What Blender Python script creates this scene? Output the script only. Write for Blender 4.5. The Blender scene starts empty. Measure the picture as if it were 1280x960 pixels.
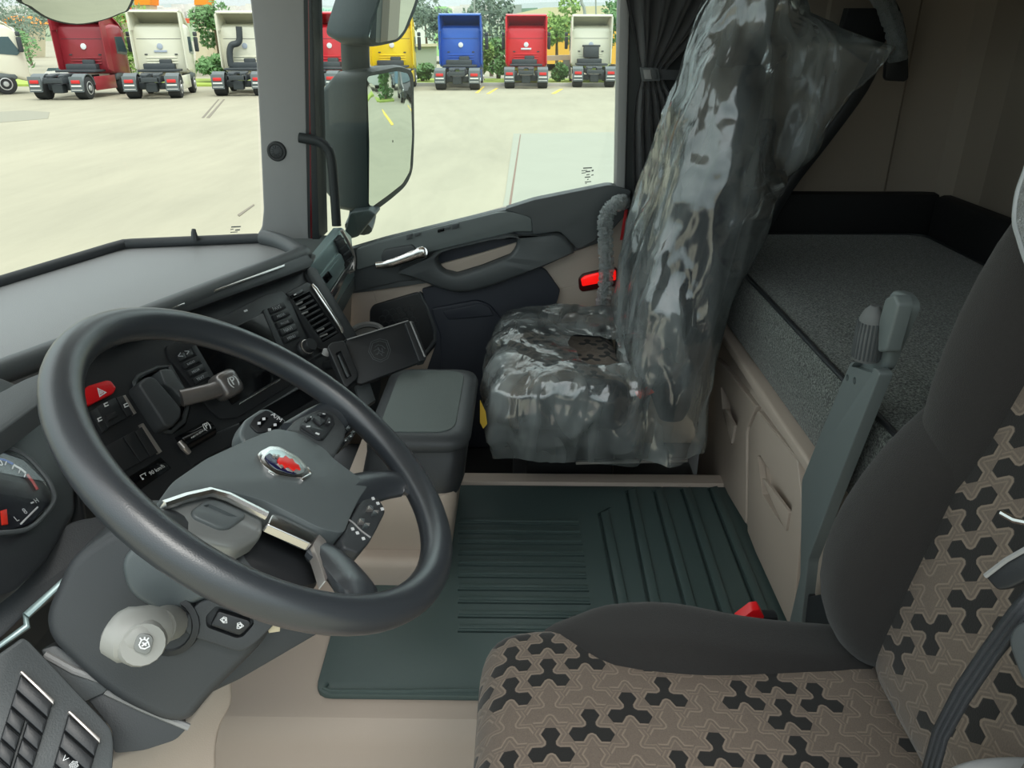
import bpy, bmesh, math, random
from mathutils import Vector as V, Matrix, noise
random.seed(7)
S = bpy.context.scene
COL = S.collection
R = math.radians
# ------------------------------------------------------------------ camera
CAM = V((-1.35, 0.0, 1.15)); FPX = 961.0
PIT = math.atan((480-45)/FPX); YAW = math.atan(16/FPX*math.cos(PIT))
FW = V((math.cos(PIT)*math.cos(YAW), math.cos(PIT)*math.sin(YAW), -math.sin(PIT)))
RT = V((math.sin(YAW), -math.cos(YAW), 0)); UP = RT.cross(FW)
cd = bpy.data.cameras.new('camera'); cam = bpy.data.objects.new('camera', cd); COL.objects.link(cam)
cd.sensor_width = 36; cd.lens = FPX/1280*36; cd.clip_start = 0.02; cd.clip_end = 20000
cam.matrix_world = Matrix(((RT.x, UP.x, -FW.x, CAM.x), (RT.y, UP.y, -FW.y, CAM.y), (RT.z, UP.z, -FW.z, CAM.z), (0, 0, 0, 1)))
S.camera = cam
# ------------------------------------------------------------------ sky, sun, exposure
S.view_settings.view_transform = 'Standard'; S.view_settings.look = 'None'
S.view_settings.gamma = 1; S.view_settings.use_curve_mapping = False
S.view_settings.exposure = 0.70
SKY_Z = 1.75          # zenith radiance of the bright hazy sky
SUN = 1.0
w = bpy.data.worlds.new('sky'); S.world = w; w.use_nodes = True
nt = w.node_tree; nt.nodes.clear()
out = nt.nodes.new('ShaderNodeOutputWorld'); bg = nt.nodes.new('ShaderNodeBackground')
tc = nt.nodes.new('ShaderNodeTexCoord'); sx = nt.nodes.new('ShaderNodeSeparateXYZ')
mx = nt.nodes.new('ShaderNodeMath'); mx.operation = 'MAXIMUM'; mx.inputs[1].default_value = 0
m1 = nt.nodes.new('ShaderNodeMath'); m1.operation = 'MULTIPLY_ADD'; m1.inputs[1].default_value = 2/3; m1.inputs[2].default_value = 1/3
m2 = nt.nodes.new('ShaderNodeMath'); m2.operation = 'MULTIPLY'; m2.inputs[1].default_value = SKY_Z
cr = nt.nodes.new('ShaderNodeMix'); cr.data_type = 'RGBA'
cr.inputs[6].default_value = (.80, 1.0, 1.03, 1); cr.inputs[7].default_value = (1.0, 1.0, 1.0, 1)
L = nt.links
L.new(tc.outputs['Generated'], sx.inputs[0]); L.new(sx.outputs['Z'], mx.inputs[0]); L.new(mx.outputs[0], m1.inputs[0])
L.new(m1.outputs[0], m2.inputs[0]); L.new(mx.outputs[0], cr.inputs[0]); L.new(cr.outputs[2], bg.inputs[0]); L.new(m2.outputs[0], bg.inputs[1])
L.new(bg.outputs[0], out.inputs[0])
sl = bpy.data.lights.new('sun_offscreen', 'SUN'); sl.energy = SUN; sl.angle = R(25); sl.color = (1, .97, .9)
so = bpy.data.objects.new('sun_offscreen', sl); COL.objects.link(so)
so.rotation_euler = V((-.42, -.40, .9)).to_track_quat('Z', 'Y').to_euler()

# ------------------------------------------------------------------ pixel -> place helpers (1280x960 frame)
def ray(x, y): return FW + RT*((x-640)/FPX) + UP*((480-y)/FPX)
def pz(x, y, z): d = ray(x, y); return CAM + d*((z-CAM.z)/d.z)
def pX(x, y, X): d = ray(x, y); return CAM + d*((X-CAM.x)/d.x)
def pY(x, y, Y): d = ray(x, y); return CAM + d*((Y-CAM.y)/d.y)
class Pl:
    def __init__(s, o, n):
        s.o = V(o); s.n = V(n).normalized()
        if s.n.dot(CAM-s.o) < 0: s.n = -s.n
    def p(s, x, y, h=0):
        o = s.o + s.n*h; d = ray(x, y)
        return CAM + d*((o-CAM).dot(s.n)/d.dot(s.n))
def pl3(a, b, c): a, b, c = V(a), V(b), V(c); return Pl(a, (b-a).cross(c-a))
def plX(X): return Pl((X, 0, 0), (-1, 0, 0))
def plZ(Z): return Pl((0, 0, Z), (0, 0, 1))

# ------------------------------------------------------------------ materials
def lin(c): return tuple(((x/255)/12.92 if x/255 <= .04045 else ((x/255+.055)/1.055)**2.4) for x in c)
MATS = {}
def mat(name, rgb, rough=.5, metal=0., bump=0., bscale=300., var=0., vscale=20., spec=.5, emit=None, coat=0., sheen=0., alpha=None):
    if name in MATS: return MATS[name]
    m = bpy.data.materials.new(name); m.use_nodes = True; n = m.node_tree.nodes; l = m.node_tree.links
    b = n['Principled BSDF']; c = lin(rgb)
    b.inputs['Base Color'].default_value = (*c, 1); b.inputs['Roughness'].default_value = rough; b.inputs['Metallic'].default_value = metal
    b.inputs['Specular IOR Level'].default_value = spec; b.inputs['Coat Weight'].default_value = coat; b.inputs['Sheen Weight'].default_value = sheen
    t = n.new('ShaderNodeTexCoord')
    if var:
        z = n.new('ShaderNodeTexNoise'); z.inputs['Scale'].default_value = vscale; z.inputs['Detail'].default_value = 4
        mxn = n.new('ShaderNodeMix'); mxn.data_type = 'RGBA'
        mxn.inputs[6].default_value = (*[x*(1-var) for x in c], 1); mxn.inputs[7].default_value = (*[min(1, x*(1+var)) for x in c], 1)
        l.new(t.outputs['Object'], z.inputs['Vector']); l.new(z.outputs['Fac'], mxn.inputs[0]); l.new(mxn.outputs[2], b.inputs['Base Color'])
    if bump:
        z = n.new('ShaderNodeTexNoise'); z.inputs['Scale'].default_value = bscale; z.inputs['Detail'].default_value = 2
        bp = n.new('ShaderNodeBump'); bp.inputs['Strength'].default_value = bump; bp.inputs['Distance'].default_value = .002
        l.new(t.outputs['Object'], z.inputs['Vector']); l.new(z.outputs['Fac'], bp.inputs['Height']); l.new(bp.outputs[0], b.inputs['Normal'])
    if emit: b.inputs['Emission Color'].default_value = (*lin(emit[0]), 1); b.inputs['Emission Strength'].default_value = emit[1]
    MATS[name] = m; return m
def glassmat(name, tint, refl=1.0, rough=.0):
    m = bpy.data.materials.new(name); m.use_nodes = True; n = m.node_tree.nodes; l = m.node_tree.links; n.clear()
    o = n.new('ShaderNodeOutputMaterial'); a = n.new('ShaderNodeBsdfTransparent'); g = n.new('ShaderNodeBsdfGlossy'); f = n.new('ShaderNodeFresnel'); x = n.new('ShaderNodeMixShader')
    k = n.new('ShaderNodeMath'); k.operation = 'MULTIPLY'; k.inputs[1].default_value = refl
    a.inputs[0].default_value = (*tint, 1); g.inputs['Roughness'].default_value = rough; f.inputs[0].default_value = 1.45
    l.new(f.outputs[0], k.inputs[0]); l.new(k.outputs[0], x.inputs[0]); l.new(a.outputs[0], x.inputs[1]); l.new(g.outputs[0], x.inputs[2]); l.new(x.outputs[0], o.inputs[0])
    MATS[name] = m; return m

BEIGE = mat('beige_plastic', (178, 164, 152), .55, bump=.12, bscale=500)
BEIGE_D = mat('beige_wall', (150, 138, 126), .75, bump=.1, bscale=250)
GREY_TRIM = mat('grey_trim', (142, 142, 142), .6, bump=.15, bscale=500)
DARK = mat('dark_plastic', (74, 78, 80), .48, bump=.15, bscale=600)
DARK2 = mat('charcoal_plastic', (56, 59, 62), .5, bump=.12, bscale=600)
BLACK = mat('black_plastic', (38, 40, 43), .42, bump=.08, bscale=600)
BLACKG = mat('gloss_black', (12, 13, 16), .12)
SHELF = mat('dash_shelf_grey', (134, 135, 136), .5, bump=.3, bscale=420)
CHROME = mat('satin_chrome', (225, 222, 220), .22, 1.0)
SILVER = mat('silver_plastic', (186, 180, 176), .32, .75)
SATIN = mat('satin_green_grey', (146, 166, 166), .28, .35)
LEATHER = mat('wheel_leather', (50, 54, 59), .31, bump=.10, bscale=900, spec=.8)
HUBM = mat('hub_grey', (88, 95, 97), .36, bump=.12, bscale=900)
RED = mat('signal_red', (222, 22, 30), .35)
REDL = mat('red_lens', (235, 22, 22), .15, emit=((255, 25, 20), .45))
WHITE = mat('print_white', (230, 232, 234), .5)
GREYPR = mat('print_grey', (170, 174, 178), .5)
FOOT = mat('footwell_dark', (24, 25, 27), .7)
DOORG = mat('door_grey', (98, 105, 105), .45, bump=.15, bscale=500)
DOORD = mat('door_charcoal', (72, 76, 78), .45, bump=.15, bscale=500)
DOORB = mat('door_blue_black', (38, 42, 52), .6, bump=.1, bscale=400)
RUBBER = mat('rubber_seal', (34, 40, 42), .55)
CABRED = mat('cab_red_paint', (92, 16, 22), .25, coat=.5)
MIRH = mat('mirror_housing', (52, 62, 64), .45, bump=.3, bscale=60)
MIRF = mat('mirror_glass', (215, 225, 220), .015, 1.0)
CURT = mat('curtain_cloth', (44, 45, 48), .85, bump=.3, bscale=800, sheen=.3)
BOLS = mat('bolster_cloth', (34, 32, 31), .95, bump=.5, bscale=900, var=.2, vscale=400, sheen=.12)
MATR = mat('floor_mat_rubber', (70, 86, 85), .42, bump=.15, bscale=500)
SEATG = mat('seat_grey_cloth', (104, 99, 93), .95, bump=.6, bscale=700, var=.15, vscale=250)
WEB = mat('belt_webbing', (58, 60, 64), .6, bump=.4, bscale=900)
GLASS = glassmat('windscreen_glass', (.95, .97, .94), .55)
GLASS2 = glassmat('side_glass', (.955, .99, .97), .55)

# ------------------------------------------------------------------ mesh helpers
def finish(me, sharp=38):
    me.shade_smooth()
    me.set_sharp_from_angle(angle=R(sharp))
def link(name, me, m, parent=None):
    o = bpy.data.objects.new(name, me); COL.objects.link(o)
    if m is not None and not me.materials: me.materials.append(m)
    if parent is not None:
        o.parent = parent; o.matrix_parent_inverse = parent_inv(parent)
    return o
def parent_inv(p):
    M = Matrix.Translation(p.location) @ p.rotation_euler.to_matrix().to_4x4()
    if p.parent is not None:
        M = parent_world(p)
    return M.inverted()
def parent_world(p):
    M = Matrix.Translation(p.location) @ p.rotation_euler.to_matrix().to_4x4()
    if p.parent is not None: M = parent_world(p.parent) @ p.matrix_parent_inverse @ M
    return M
def obj(name, bm, m, parent=None, sharp=38, smooth=True):
    me = bpy.data.meshes.new(name); bm.normal_update(); bm.to_mesh(me); bm.free()
    if smooth: finish(me, sharp)
    return link(name, me, m, parent)
def tag(o, label, cat=None, group=None, kind=None):
    if label: o['label'] = label
    if cat: o['category'] = cat
    if group: o['group'] = group
    if kind: o['kind'] = kind
    return o
def thing(name, label, cat, loc=(0, 0, 0), group=None, kind=None, rz=0):
    o = bpy.data.objects.new(name, None); COL.objects.link(o); o.location = loc; o.rotation_euler = (0, 0, rz); o.empty_display_size = .05
    return tag(o, label, cat, group, kind)
def rnd(pts, r, seg=4):
    """round the corners of a planar polygon"""
    n = len(pts); res = []
    for i in range(n):
        p, a, b = pts[i], pts[i-1], pts[(i+1) % n]
        da, db = (a-p), (b-p); la, lb = da.length, db.length
        k = min(r, la*.48, lb*.48); q0 = p+da*(k/la); q1 = p+db*(k/lb)
        for j in range(seg+1):
            t = j/seg; res.append(q0*((1-t)**2)+p*(2*t*(1-t))+q1*(t*t))
    return res
def bm_slab(bm, pts, n, t0, t1, bev=.002, seg=2):
    n = V(n).normalized()
    lo = [bm.verts.new(p+n*t0) for p in pts]; hi = [bm.verts.new(p+n*t1) for p in pts]
    k = len(pts); top = bm.faces.new(hi); bot = bm.faces.new(lo[::-1]); fs = [top, bot]
    for i in range(k): fs.append(bm.faces.new((lo[i], lo[(i+1) % k], hi[(i+1) % k], hi[i])))
    bmesh.ops.recalc_face_normals(bm, faces=fs)
    if bev > 0:
        bmesh.ops.bevel(bm, geom=list(top.edges), offset=bev, segments=seg, affect='EDGES', profile=.5, clamp_overlap=True)
def slab(name, pts, n, t0, t1, m, parent=None, bev=.002, r=0, seg=2, rs=4):
    pts = [V(p) for p in pts]
    if r: pts = rnd(pts, r, rs)
    bm = bmesh.new(); bm_slab(bm, pts, n, t0, t1, bev, seg)
    return obj(name, bm, m, parent)
def ps(name, px, pl, t0, t1, m, parent=None, bev=.002, r=0, seg=2, rs=4):
    """slab whose outline is given in photo pixels on a known plane"""
    return slab(name, [pl.p(*q, t1) for q in px], pl.n, t0-t1, 0, m, parent, bev, r, seg, rs)
def spline(pts, k=6, closed=False):
    pts = [V(p) for p in pts]; n = len(pts); res = []
    rng = range(n) if closed else range(n-1)
    for i in rng:
        g = (lambda j: pts[j % n]) if closed else (lambda j: pts[max(0, min(n-1, j))])
        p0, p1, p2, p3 = g(i-1), g(i), g(i+1), g(i+2)
        for j in range(k):
            t = j/k
            res.append(.5*((2*p1)+(p2-p0)*t+(2*p0-5*p1+4*p2-p3)*t*t+(3*p1-p0-3*p2+p3)*t*t*t))
    if not closed: res.append(pts[-1])
    return res
def bm_tube(bm, path, rad, n=10, closed=False, flat=1.0, upv=None, wob=0):
    path = [V(p) for p in path]; k = len(path); rings = []; last = None
    for i, p in enumerate(path):
        if closed: d = path[(i+1) % k]-path[i-1]
        else: d = path[min(k-1, i+1)]-path[max(0, i-1)]
        d.normalize()
        ref = V(upv) if upv is not None else (last if last is not None else (V((0, 0, 1)) if abs(d.z) < .9 else V((1, 0, 0))))
        a = (ref-d*ref.dot(d)).normalized(); b = d.cross(a); last = a
        r = rad[i] if isinstance(rad, (list, tuple)) else rad
        rings.append([bm.verts.new(p+(a*math.cos(q)*flat+b*math.sin(q))*r*(1+(random.uniform(-wob, wob) if wob else 0))) for q in [2*math.pi*j/n for j in range(n)]])
    m = k if closed else k-1
    for i in range(m):
        A, B = rings[i], rings[(i+1) % k]
        for j in range(n): bm.faces.new((A[j], A[(j+1) % n], B[(j+1) % n], B[j]))
    if not closed: bm.faces.new(rings[0][::-1]); bm.faces.new(rings[-1])
def tube(name, path, rad, m, parent=None, n=10, closed=False, flat=1.0, upv=None, wob=0):
    bm = bmesh.new(); bm_tube(bm, path, rad, n, closed, flat, upv, wob); bmesh.ops.recalc_face_normals(bm, faces=bm.faces)
    return obj(name, bm, m, parent)
def bm_box(bm, c, s, bev=0, M=None, seg=2):
    res = bmesh.ops.create_cube(bm, size=1); vs = res['verts']
    T = Matrix.Translation(V(c)) @ (M if M is not None else Matrix.Identity(4)) @ Matrix.Diagonal((*s, 1))
    bmesh.ops.transform(bm, matrix=T, verts=vs)
    if bev: bmesh.ops.bevel(bm, geom=list({e for v in vs for e in v.link_edges}), offset=bev, segments=seg, affect='EDGES', profile=.5)
def box(name, c, s, m, parent=None, bev=.003, M=None, seg=2):
    bm = bmesh.new(); bm_box(bm, c, s, bev, M, seg); return obj(name, bm, m, parent)
def bm_loft(bm, rings, closed=False, cap=True):
    rs = [[bm.verts.new(p) for p in r] for r in rings]; n = len(rs[0]); k = len(rs)
    for i in range(k if closed else k-1):
        A, B = rs[i], rs[(i+1) % k]
        for j in range(n): bm.faces.new((A[j], A[(j+1) % n], B[(j+1) % n], B[j]))
    if cap and not closed: bm.faces.new(rs[0][::-1]); bm.faces.new(rs[-1])
    bmesh.ops.recalc_face_normals(bm, faces=bm.faces)
def loft(name, rings, m, parent=None, closed=False, cap=True, sub=0, sharp=50):
    bm = bmesh.new(); bm_loft(bm, rings, closed, cap); o = obj(name, bm, m, parent, sharp)
    if sub: md = o.modifiers.new('smooth', 'SUBSURF'); md.levels = sub; md.render_levels = sub
    return o
def rrect(hx, hy, r, n=4):
    """rounded rectangle outline as (x, y) pairs"""
    res = []
    for sxx, syy, a0 in ((1, 1, 0), (-1, 1, 90), (-1, -1, 180), (1, -1, 270)):
        for j in range(n+1):
            a = R(a0+90*j/n); res.append((sxx*(hx-r)+r*math.cos(a), syy*(hy-r)+r*math.sin(a)))
    return res
def frame(o, x, y):
    """matrix with x axis along x, z axis normal"""
    x = V(x).normalized(); y = V(y); z = x.cross(y).normalized(); y = z.cross(x)
    return Matrix(((x.x, y.x, z.x, o[0]), (x.y, y.y, z.y, o[1]), (x.z, y.z, z.z, o[2]), (0, 0, 0, 1)))
def bm_lathe(bm, prof, n=24, M=None):
    """profile of (radius, height) pairs turned about z"""
    rs = []
    for r_, h in prof:
        rs.append([bm.verts.new((r_*math.cos(2*math.pi*j/n), r_*math.sin(2*math.pi*j/n), h)) for j in range(n)])
    for i in range(len(rs)-1):
        for j in range(n): bm.faces.new((rs[i][j], rs[i][(j+1) % n], rs[i+1][(j+1) % n], rs[i+1][j]))
    bm.faces.new(rs[0][::-1]); bm.faces.new(rs[-1])
    bmesh.ops.recalc_face_normals(bm, faces=bm.faces)
    if M is not None: bmesh.ops.transform(bm, matrix=M, verts=[v for r_ in rs for v in r_])
def lathe(name, prof, M, m, parent=None, n=24):
    bm = bmesh.new(); bm_lathe(bm, prof, n, M); return obj(name, bm, m, parent)
def text(name, s, a, b, n, m, parent=None, lift=.0006, up=None, bold=0.0):
    """flat lettering from point a to point b (its width) on a surface with normal n"""
    cu = bpy.data.curves.new(name, 'FONT'); cu.body = s; cu.size = 1; cu.resolution_u = 2; cu.extrude = 0.006; cu.offset = bold
    to = bpy.data.objects.new(name, cu); COL.objects.link(to)
    dg = bpy.context.evaluated_depsgraph_get(); me = bpy.data.meshes.new_from_object(to.evaluated_get(dg))
    bpy.data.objects.remove(to); bpy.data.curves.remove(cu)
    xs = [v.co.x for v in me.vertices]; w = max(xs)-min(xs); x0 = min(xs)
    a, b, n = V(a), V(b), V(n).normalized(); d = b-a; k = d.length/w; d.normalize(); y = n.cross(d)
    for v in me.vertices: v.co = a+n*lift+d*((v.co.x-x0)*k)+y*(v.co.y*k)+n*(v.co.z*k)
    me.materials.clear()
    return link(name, me, m, parent)
def surf(name, P, m, parent=None, thick=0, sharp=50):
    """grid of points -> surface, optionally with thickness"""
    bm = bmesh.new(); g = [[bm.verts.new(p) for p in row] for row in P]
    for i in range(len(g)-1):
        for j in range(len(g[0])-1): bm.faces.new((g[i][j], g[i][j+1], g[i+1][j+1], g[i+1][j]))
    o = obj(name, bm, m, parent, sharp)
    if thick: md = o.modifiers.new('thick', 'SOLIDIFY'); md.thickness = thick; md.offset = 0
    return o

def carve(targets, build):
    """cut a real recess: build(bm) makes the cutter, subtracted from every target mesh"""
    bm = bmesh.new(); build(bm); bmesh.ops.recalc_face_normals(bm, faces=bm.faces); me = bpy.data.meshes.new('cutter'); bm.to_mesh(me); bm.free()
    c = bpy.data.objects.new('cutter', me); COL.objects.link(c)
    for o in (targets if isinstance(targets, (list, tuple)) else [targets]):
        md = o.modifiers.new('cut', 'BOOLEAN'); md.operation = 'DIFFERENCE'; md.object = c; md.solver = 'EXACT'; md.use_self = True
        keep = o.parent, o.matrix_parent_inverse.copy(); o.parent = None       # all these meshes are in place coordinates
        dg = bpy.context.evaluated_depsgraph_get(); dg.update(); new = bpy.data.meshes.new_from_object(o.evaluated_get(dg))
        o.modifiers.remove(md); o.data = new; finish(new, 38); o.parent = keep[0]; o.matrix_parent_inverse = keep[1]
    bpy.data.objects.remove(c); bpy.data.meshes.remove(me)
def carve_px(targets, px, pl, top, depth, r=0):
    pts = [pl.p(*q, top) for q in px]
    if r: pts = rnd(pts, r, 4)
    carve(targets, lambda bm: bm_slab(bm, pts, pl.n, -depth, .012, 0))
def carve_line(targets, path, rad):
    carve(targets, lambda bm: bm_tube(bm, path, rad, 6))
def liner(name, px, pl, top, depth, m, parent):
    """floor of a carved recess"""
    return slab(name, [pl.p(*q, top) for q in px], pl.n, -depth-.003, -depth+.0008, m, parent, bev=0)
# ================================================================== the cab shell
def st(o): o['kind'] = 'structure'; return o
# floor: driver footwell, raised tunnel, passenger footwell (section in X, drawn along Y)
sec = [(-1.15, -.30), (-.36, -.30), (-.325, -.06), (-.315, -.03), (-.30, -.014), (-.28, -.008), (.50, -.008), (.51, .006), (.55, .008), (.565, .0), (.57, -.2), (1.1, -.2), (1.1, -.26), (-1.15, -.36)]
st(loft('floor', [[V((x, y, z)) for x, z in sec] for y in (-.66, 1.40)], BEIGE, sharp=30))
st(box('trim_1', (.835, .15, -.19), (.52, 1.6, .02), FOOT))
st(box('wall_front', (0, 1.41, .02), (2.2, .05, .80), DARK2))
# right wall behind the passenger door, with its moulded panel steps
def wallring(z):
    pts = [(1.10, -.56), (1.10, -.86), (1.095, -.87), (1.095, -1.12), (1.105, -1.13), (1.105, -1.20), (1.08, -1.27), (1.03, -1.30), (.9, -1.31)]
    pts += [(1.0, -1.40), (1.2, -1.40), (1.2, -.56)]
    return [V((x, y, z)) for x, y in pts]
st(loft('wall_right', [wallring(.1), wallring(2.05)], BEIGE_D, sharp=20))
st(box('wall_rear', (0, -1.345, 1.05), (2.1, .07, 2.0), BEIGE_D))
st(box('wall_left', (-1.15, -1.08, .9), (.06, .62, 2.3), BEIGE_D))
# ceiling (roof liner)
st(box('ceiling', (0, -.05, 1.95), (2.3, 2.7, .06), BEIGE_D))
# A pillar on the passenger side
ap = plX(1.0)
st(ps('trim_2', [(286, -300), (306, -60), (319, 60), (325, 170), (329, 262), (327, 284), (316, 302), (316, 316), (388, 316), (386, 290), (380, -60), (374, -300)], ap, -.12, 0, GREY_TRIM, bev=.012, r=.01, seg=4))
g = plX(1.005)
st(ps('trim_3', [(364, -300), (378, -300), (386, -60), (398, 300), (380, 300), (372, -60)], g, -.1, .004, RUBBER, bev=.004))
st(ps('trim_4', [(379, -300), (381, -300), (386, -60), (390.5, 300), (388, 300), (384, -60)], g, -.1, .005, CABRED, bev=.001))
st(ps('trim_5', [(379, -300), (382, -300), (388.5, -60), (399, 300), (390, 300), (385, -60)], g, -.1, .012, RUBBER, bev=.006))
pk = thing('pillar_speaker', 'round dark tweeter cap set into the grey windscreen pillar', 'speaker', ap.p(346, 189))
M = frame(ap.p(346, 189), (0, -1, 0), (0, 0, 1))
lathe('housing', [(.029, -.004), (.029, .002), (.026, .005), (.021, .005), (.020, .003)], M, BLACK, pk, 28)
lathe('cone', [(.019, .002), (.018, .006), (.012, .0075), (.004, .008), (.001, .008)], M, DARK2, pk, 24)
for i in range(12):
    a = 2*math.pi*i/12
    bm = bmesh.new(); bm_box(bm, (0, 0, 0), (.009, .0016, .002)); bmesh.ops.transform(bm, matrix=M @ Matrix.Rotation(a, 4, 'Z') @ Matrix.Translation((.012, 0, .0082)), verts=bm.verts)
    obj('rib', bm, BLACK, pk)
# windscreen, curved round the front of the cab
P = []
for i in range(9):
    z = .50+i*.18; row = []
    for j in range(25):
        x = -1.06+j*2.12/24
        y = 1.44-.60*abs(x/1.06)**4.0-(z-.5)*.10
        row.append(V((x, y, z)))
    P.append(row)
st(surf('window_1', P, GLASS))
wq = plX(1.03)
tlab = []
# printed marks low in the passenger corner of the windscreen
wpl = Pl((.985, .93, .6), (-.85, -.5, .05))
wm = thing('windscreen_label', 'tiny printed approval marks low in the windscreen corner beside the grey pillar', 'label', wpl.p(294, 294))
def marks(par, pl, rows, m):
    for (x0, x1, y, h) in rows: ps('mark', [(x0, y), (x1, y-.6), (x1, y-.6+h), (x0, y+h)], pl, 0, .0008, m, par, bev=0)
MARKM = mat('glass_print', (146, 150, 146), .6)
marks(wm, wpl, [(289, 301, 283, 1.6), (288, 292, 286.5, 1), (294, 300, 287, 1.6), (288, 297, 290, 1), (289, 300, 293, 1.4), (278, 281, 295, 1.2), (290, 299, 296, 1)], MARKM)
# passenger side window pane and its frame
wg = plX(1.075)
st(ps('window_2', [(384, -300), (776, -300), (772, -60), (772, 250), (600, 292), (405, 325)], wg, -.004, 0, GLASS2, bev=0))
sm = thing('side_window_label', 'small printed glazing marks in the lower rear corner of the side window', 'label', wg.p(735, 230))
marks(sm, wg, [(729, 740, 209.5, 1.5), (727, 734, 213, 1), (732, 738, 214, 1.6), (739.5, 742, 212.5, 2), (727, 732, 216, 1), (733, 737, 218, 1.2), (739, 742, 218.5, 1.2), (731, 738, 221, 1.4), (734, 736, 224, 1), (731, 739, 227, 1.1), (731.5, 733.5, 229, 1)], MARKM)
# rear window frame post (B pillar) and dark panels behind it
bp_ = plX(1.03)
st(ps('trim_6', [(780, -300), (796, -300), (789, -60), (781, 260), (770, 252), (776, -60)], bp_, -.08, 0, GREY_TRIM, bev=.006))
st(ps('trim_7', [(794, -300), (950, -300), (925, -60), (925, 420), (777, 420), (786, -60)], plX(1.05), -.12, 0, RUBBER, bev=.004))
st(box('trim_8', (1.085, -.93, .63), (.05, .78, .16), FOOT, bev=.02))
st(box('trim_9', (0, -1.285, .63), (2.1, .06, .16), FOOT, bev=.02))
st(ps('trim_10', [(930, 150), (972, 150), (960, 296), (905, 306)], plX(1.02), -.06, 0, BLACK, bev=.01, r=.01))
st(box('trim_11', (1.11, -.53, .24), (.05, .24, 1.0), BEIGE))
# upper bunk edge over the rear of the cab
ub = thing('upper_bunk', 'dark folded upper bunk high above the mattress', 'bunk', (.2, -.98, 1.20))
box('bunk_panel', (.15, -.95, 1.345), (1.8, .62, .09), FOOT, ub, bev=.02)
box('front_rail', (.15, -.635, 1.34), (1.8, .03, .13), BLACK, ub, bev=.01)
ps('bracket', [(1060, 10), (1118, 10), (1108, 52), (1085, 78), (1048, 52)], plX(1.0), 0, .03, FOOT, ub, bev=.006)
# ================================================================== floor mat with moulded ribs
fm = thing('floor_mat', 'dark green-grey ribbed rubber mat covering the cab tunnel floor', 'floor mat', (.1, -.1, -.006))
mz = plZ(.004)
mp = [V((-.262, .395, 0)), V((-.262, -.60, 0)), V((.495, -.60, 0)), V((.495, .42, 0))]
mp = [V((x, y, -.007)) for x, y, z in mp]
sheet = slab('sheet', mp, (0, 0, 1), 0, .011, MATR, fm, bev=.003, r=.035)
grv = []
tube('edge_bead', [mz.p(409, 855)+V((0, 0, .001)), mz.p(405, 861)+V((0, 0, .001)), mz.p(412, 863.5), mz.p(500, 864), mz.p(640, 862)], .004, MATR, fm, 8)
# cross grooves (short, run fore and aft) and the raised ribs with grooves (run across the cab)
rows = [(652, 724), (664.5, 726), (677, 728), (691, 730), (704.5, 732), (719, 733), (735, 736), (751, 738), (769, 738), (787, 740)]
for i, (y, x1) in enumerate(rows):
    a = mz.p(572, y+2.5); b = mz.p(x1, y)
    grv.append([V((a.x-.0028, a.y, 0)), V((a.x-.0028, b.y, 0)), V((a.x+.0028, b.y, 0)), V((a.x+.0028, a.y, 0))])
    box('rib', ((a.x+b.x)/2+.010, (a.y+b.y)/2, .0048), (.013, abs(a.y-b.y)-.004, .003), MATR, fm, bev=.001)
ribs = [(747, 642, 770, 765), (781, 614, 812, 775), (815, 613, 857, 775), (850, 612, 905, 790), (884, 611, 957, 800)]
for i, (xa, ya, xb, yb) in enumerate(ribs):
    a, b = mz.p(xa, ya), mz.p(xb, yb)
    top = mz.p(xa+14, ya-(8 if i == 0 else 6))
    d = V((0, -1, 0))
    path = [top, a, b]
    # groove with a bent head and the raised land behind it
    grv.append([V((p.x, p.y, 0)) for p in path]+[V((p.x, p.y-.008, 0)) for p in reversed(path)])
    q0, q1 = a+d*.008, b+d*.008
    e0, e1 = a+d*.030+V((.01, 0, 0)), b+d*.030
    slab('rib', [V((q0.x, q0.y, .004)), V((q1.x, q1.y, .004)), V((e1.x, e1.y, .004)), V((e0.x, e0.y, .004))], (0, 0, 1), -.002, .006, MATR, fm, bev=.0035)

for q in grv: carve(sheet, lambda bm: bm_slab(bm, q, (0, 0, 1), -.0055, .02, 0))      # moulded grooves
# ================================================================== dashboard
db = thing('dashboard', 'dark grey dashboard with wide shelf, angled centre panel and instrument hood', 'dashboard', (.1, 1.0, .1))
SZ = .585
sp = [(.915, .775), (.845, 1.17), (.47, 1.30), (.0, 1.385), (-.6, 1.34), (-.62, 1.12), (-.25, 1.03), (.0, .93), (.30, .815), (.765, .632)]
shelf_pts = [V((x, y, SZ)) for x, y in sp]
slab('shelf', shelf_pts, (0, 0, 1), -.03, .0, SHELF, db, bev=.004, r=.03)
# raised rim: thin round the back and the passenger end, a thick rolled lip along the front
rim = spline([V((x, y, SZ+.012)) for x, y in [(-.6, 1.335), (.0, 1.38), (.35, 1.325)]], 4)+[V((.47, 1.30, SZ+.012)), V((.80, 1.185, SZ+.014)), V((.84, 1.165, SZ+.015)), V((.85, 1.14, SZ+.015)), V((.915, .80, SZ+.016)), V((.912, .775, SZ+.016))]
tube('rim', [p-V((0, 0, .004)) for p in rim], .0125, DARK2, db, 10, flat=1.3)
lipc = [V((.912, .775, SZ+.016)), V((.87, .71, SZ+.012)), V((.80, .645, SZ+.004)), V((.765, .632, SZ)), V((.55, .717, SZ)), V((.30, .815, SZ)), V((.12, .885, SZ)), V((.0, .935, SZ)), V((-.12, .985, SZ)), V((-.30, 1.03, SZ)), V((-.6, 1.10, SZ))]
tube('front_lip', spline(lipc[:7], 4), .026, DARK, db, 14, flat=.9)
tube('side_lip', spline(lipc[6:], 4), .0258, DARK, db, 14, flat=.9)
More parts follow.
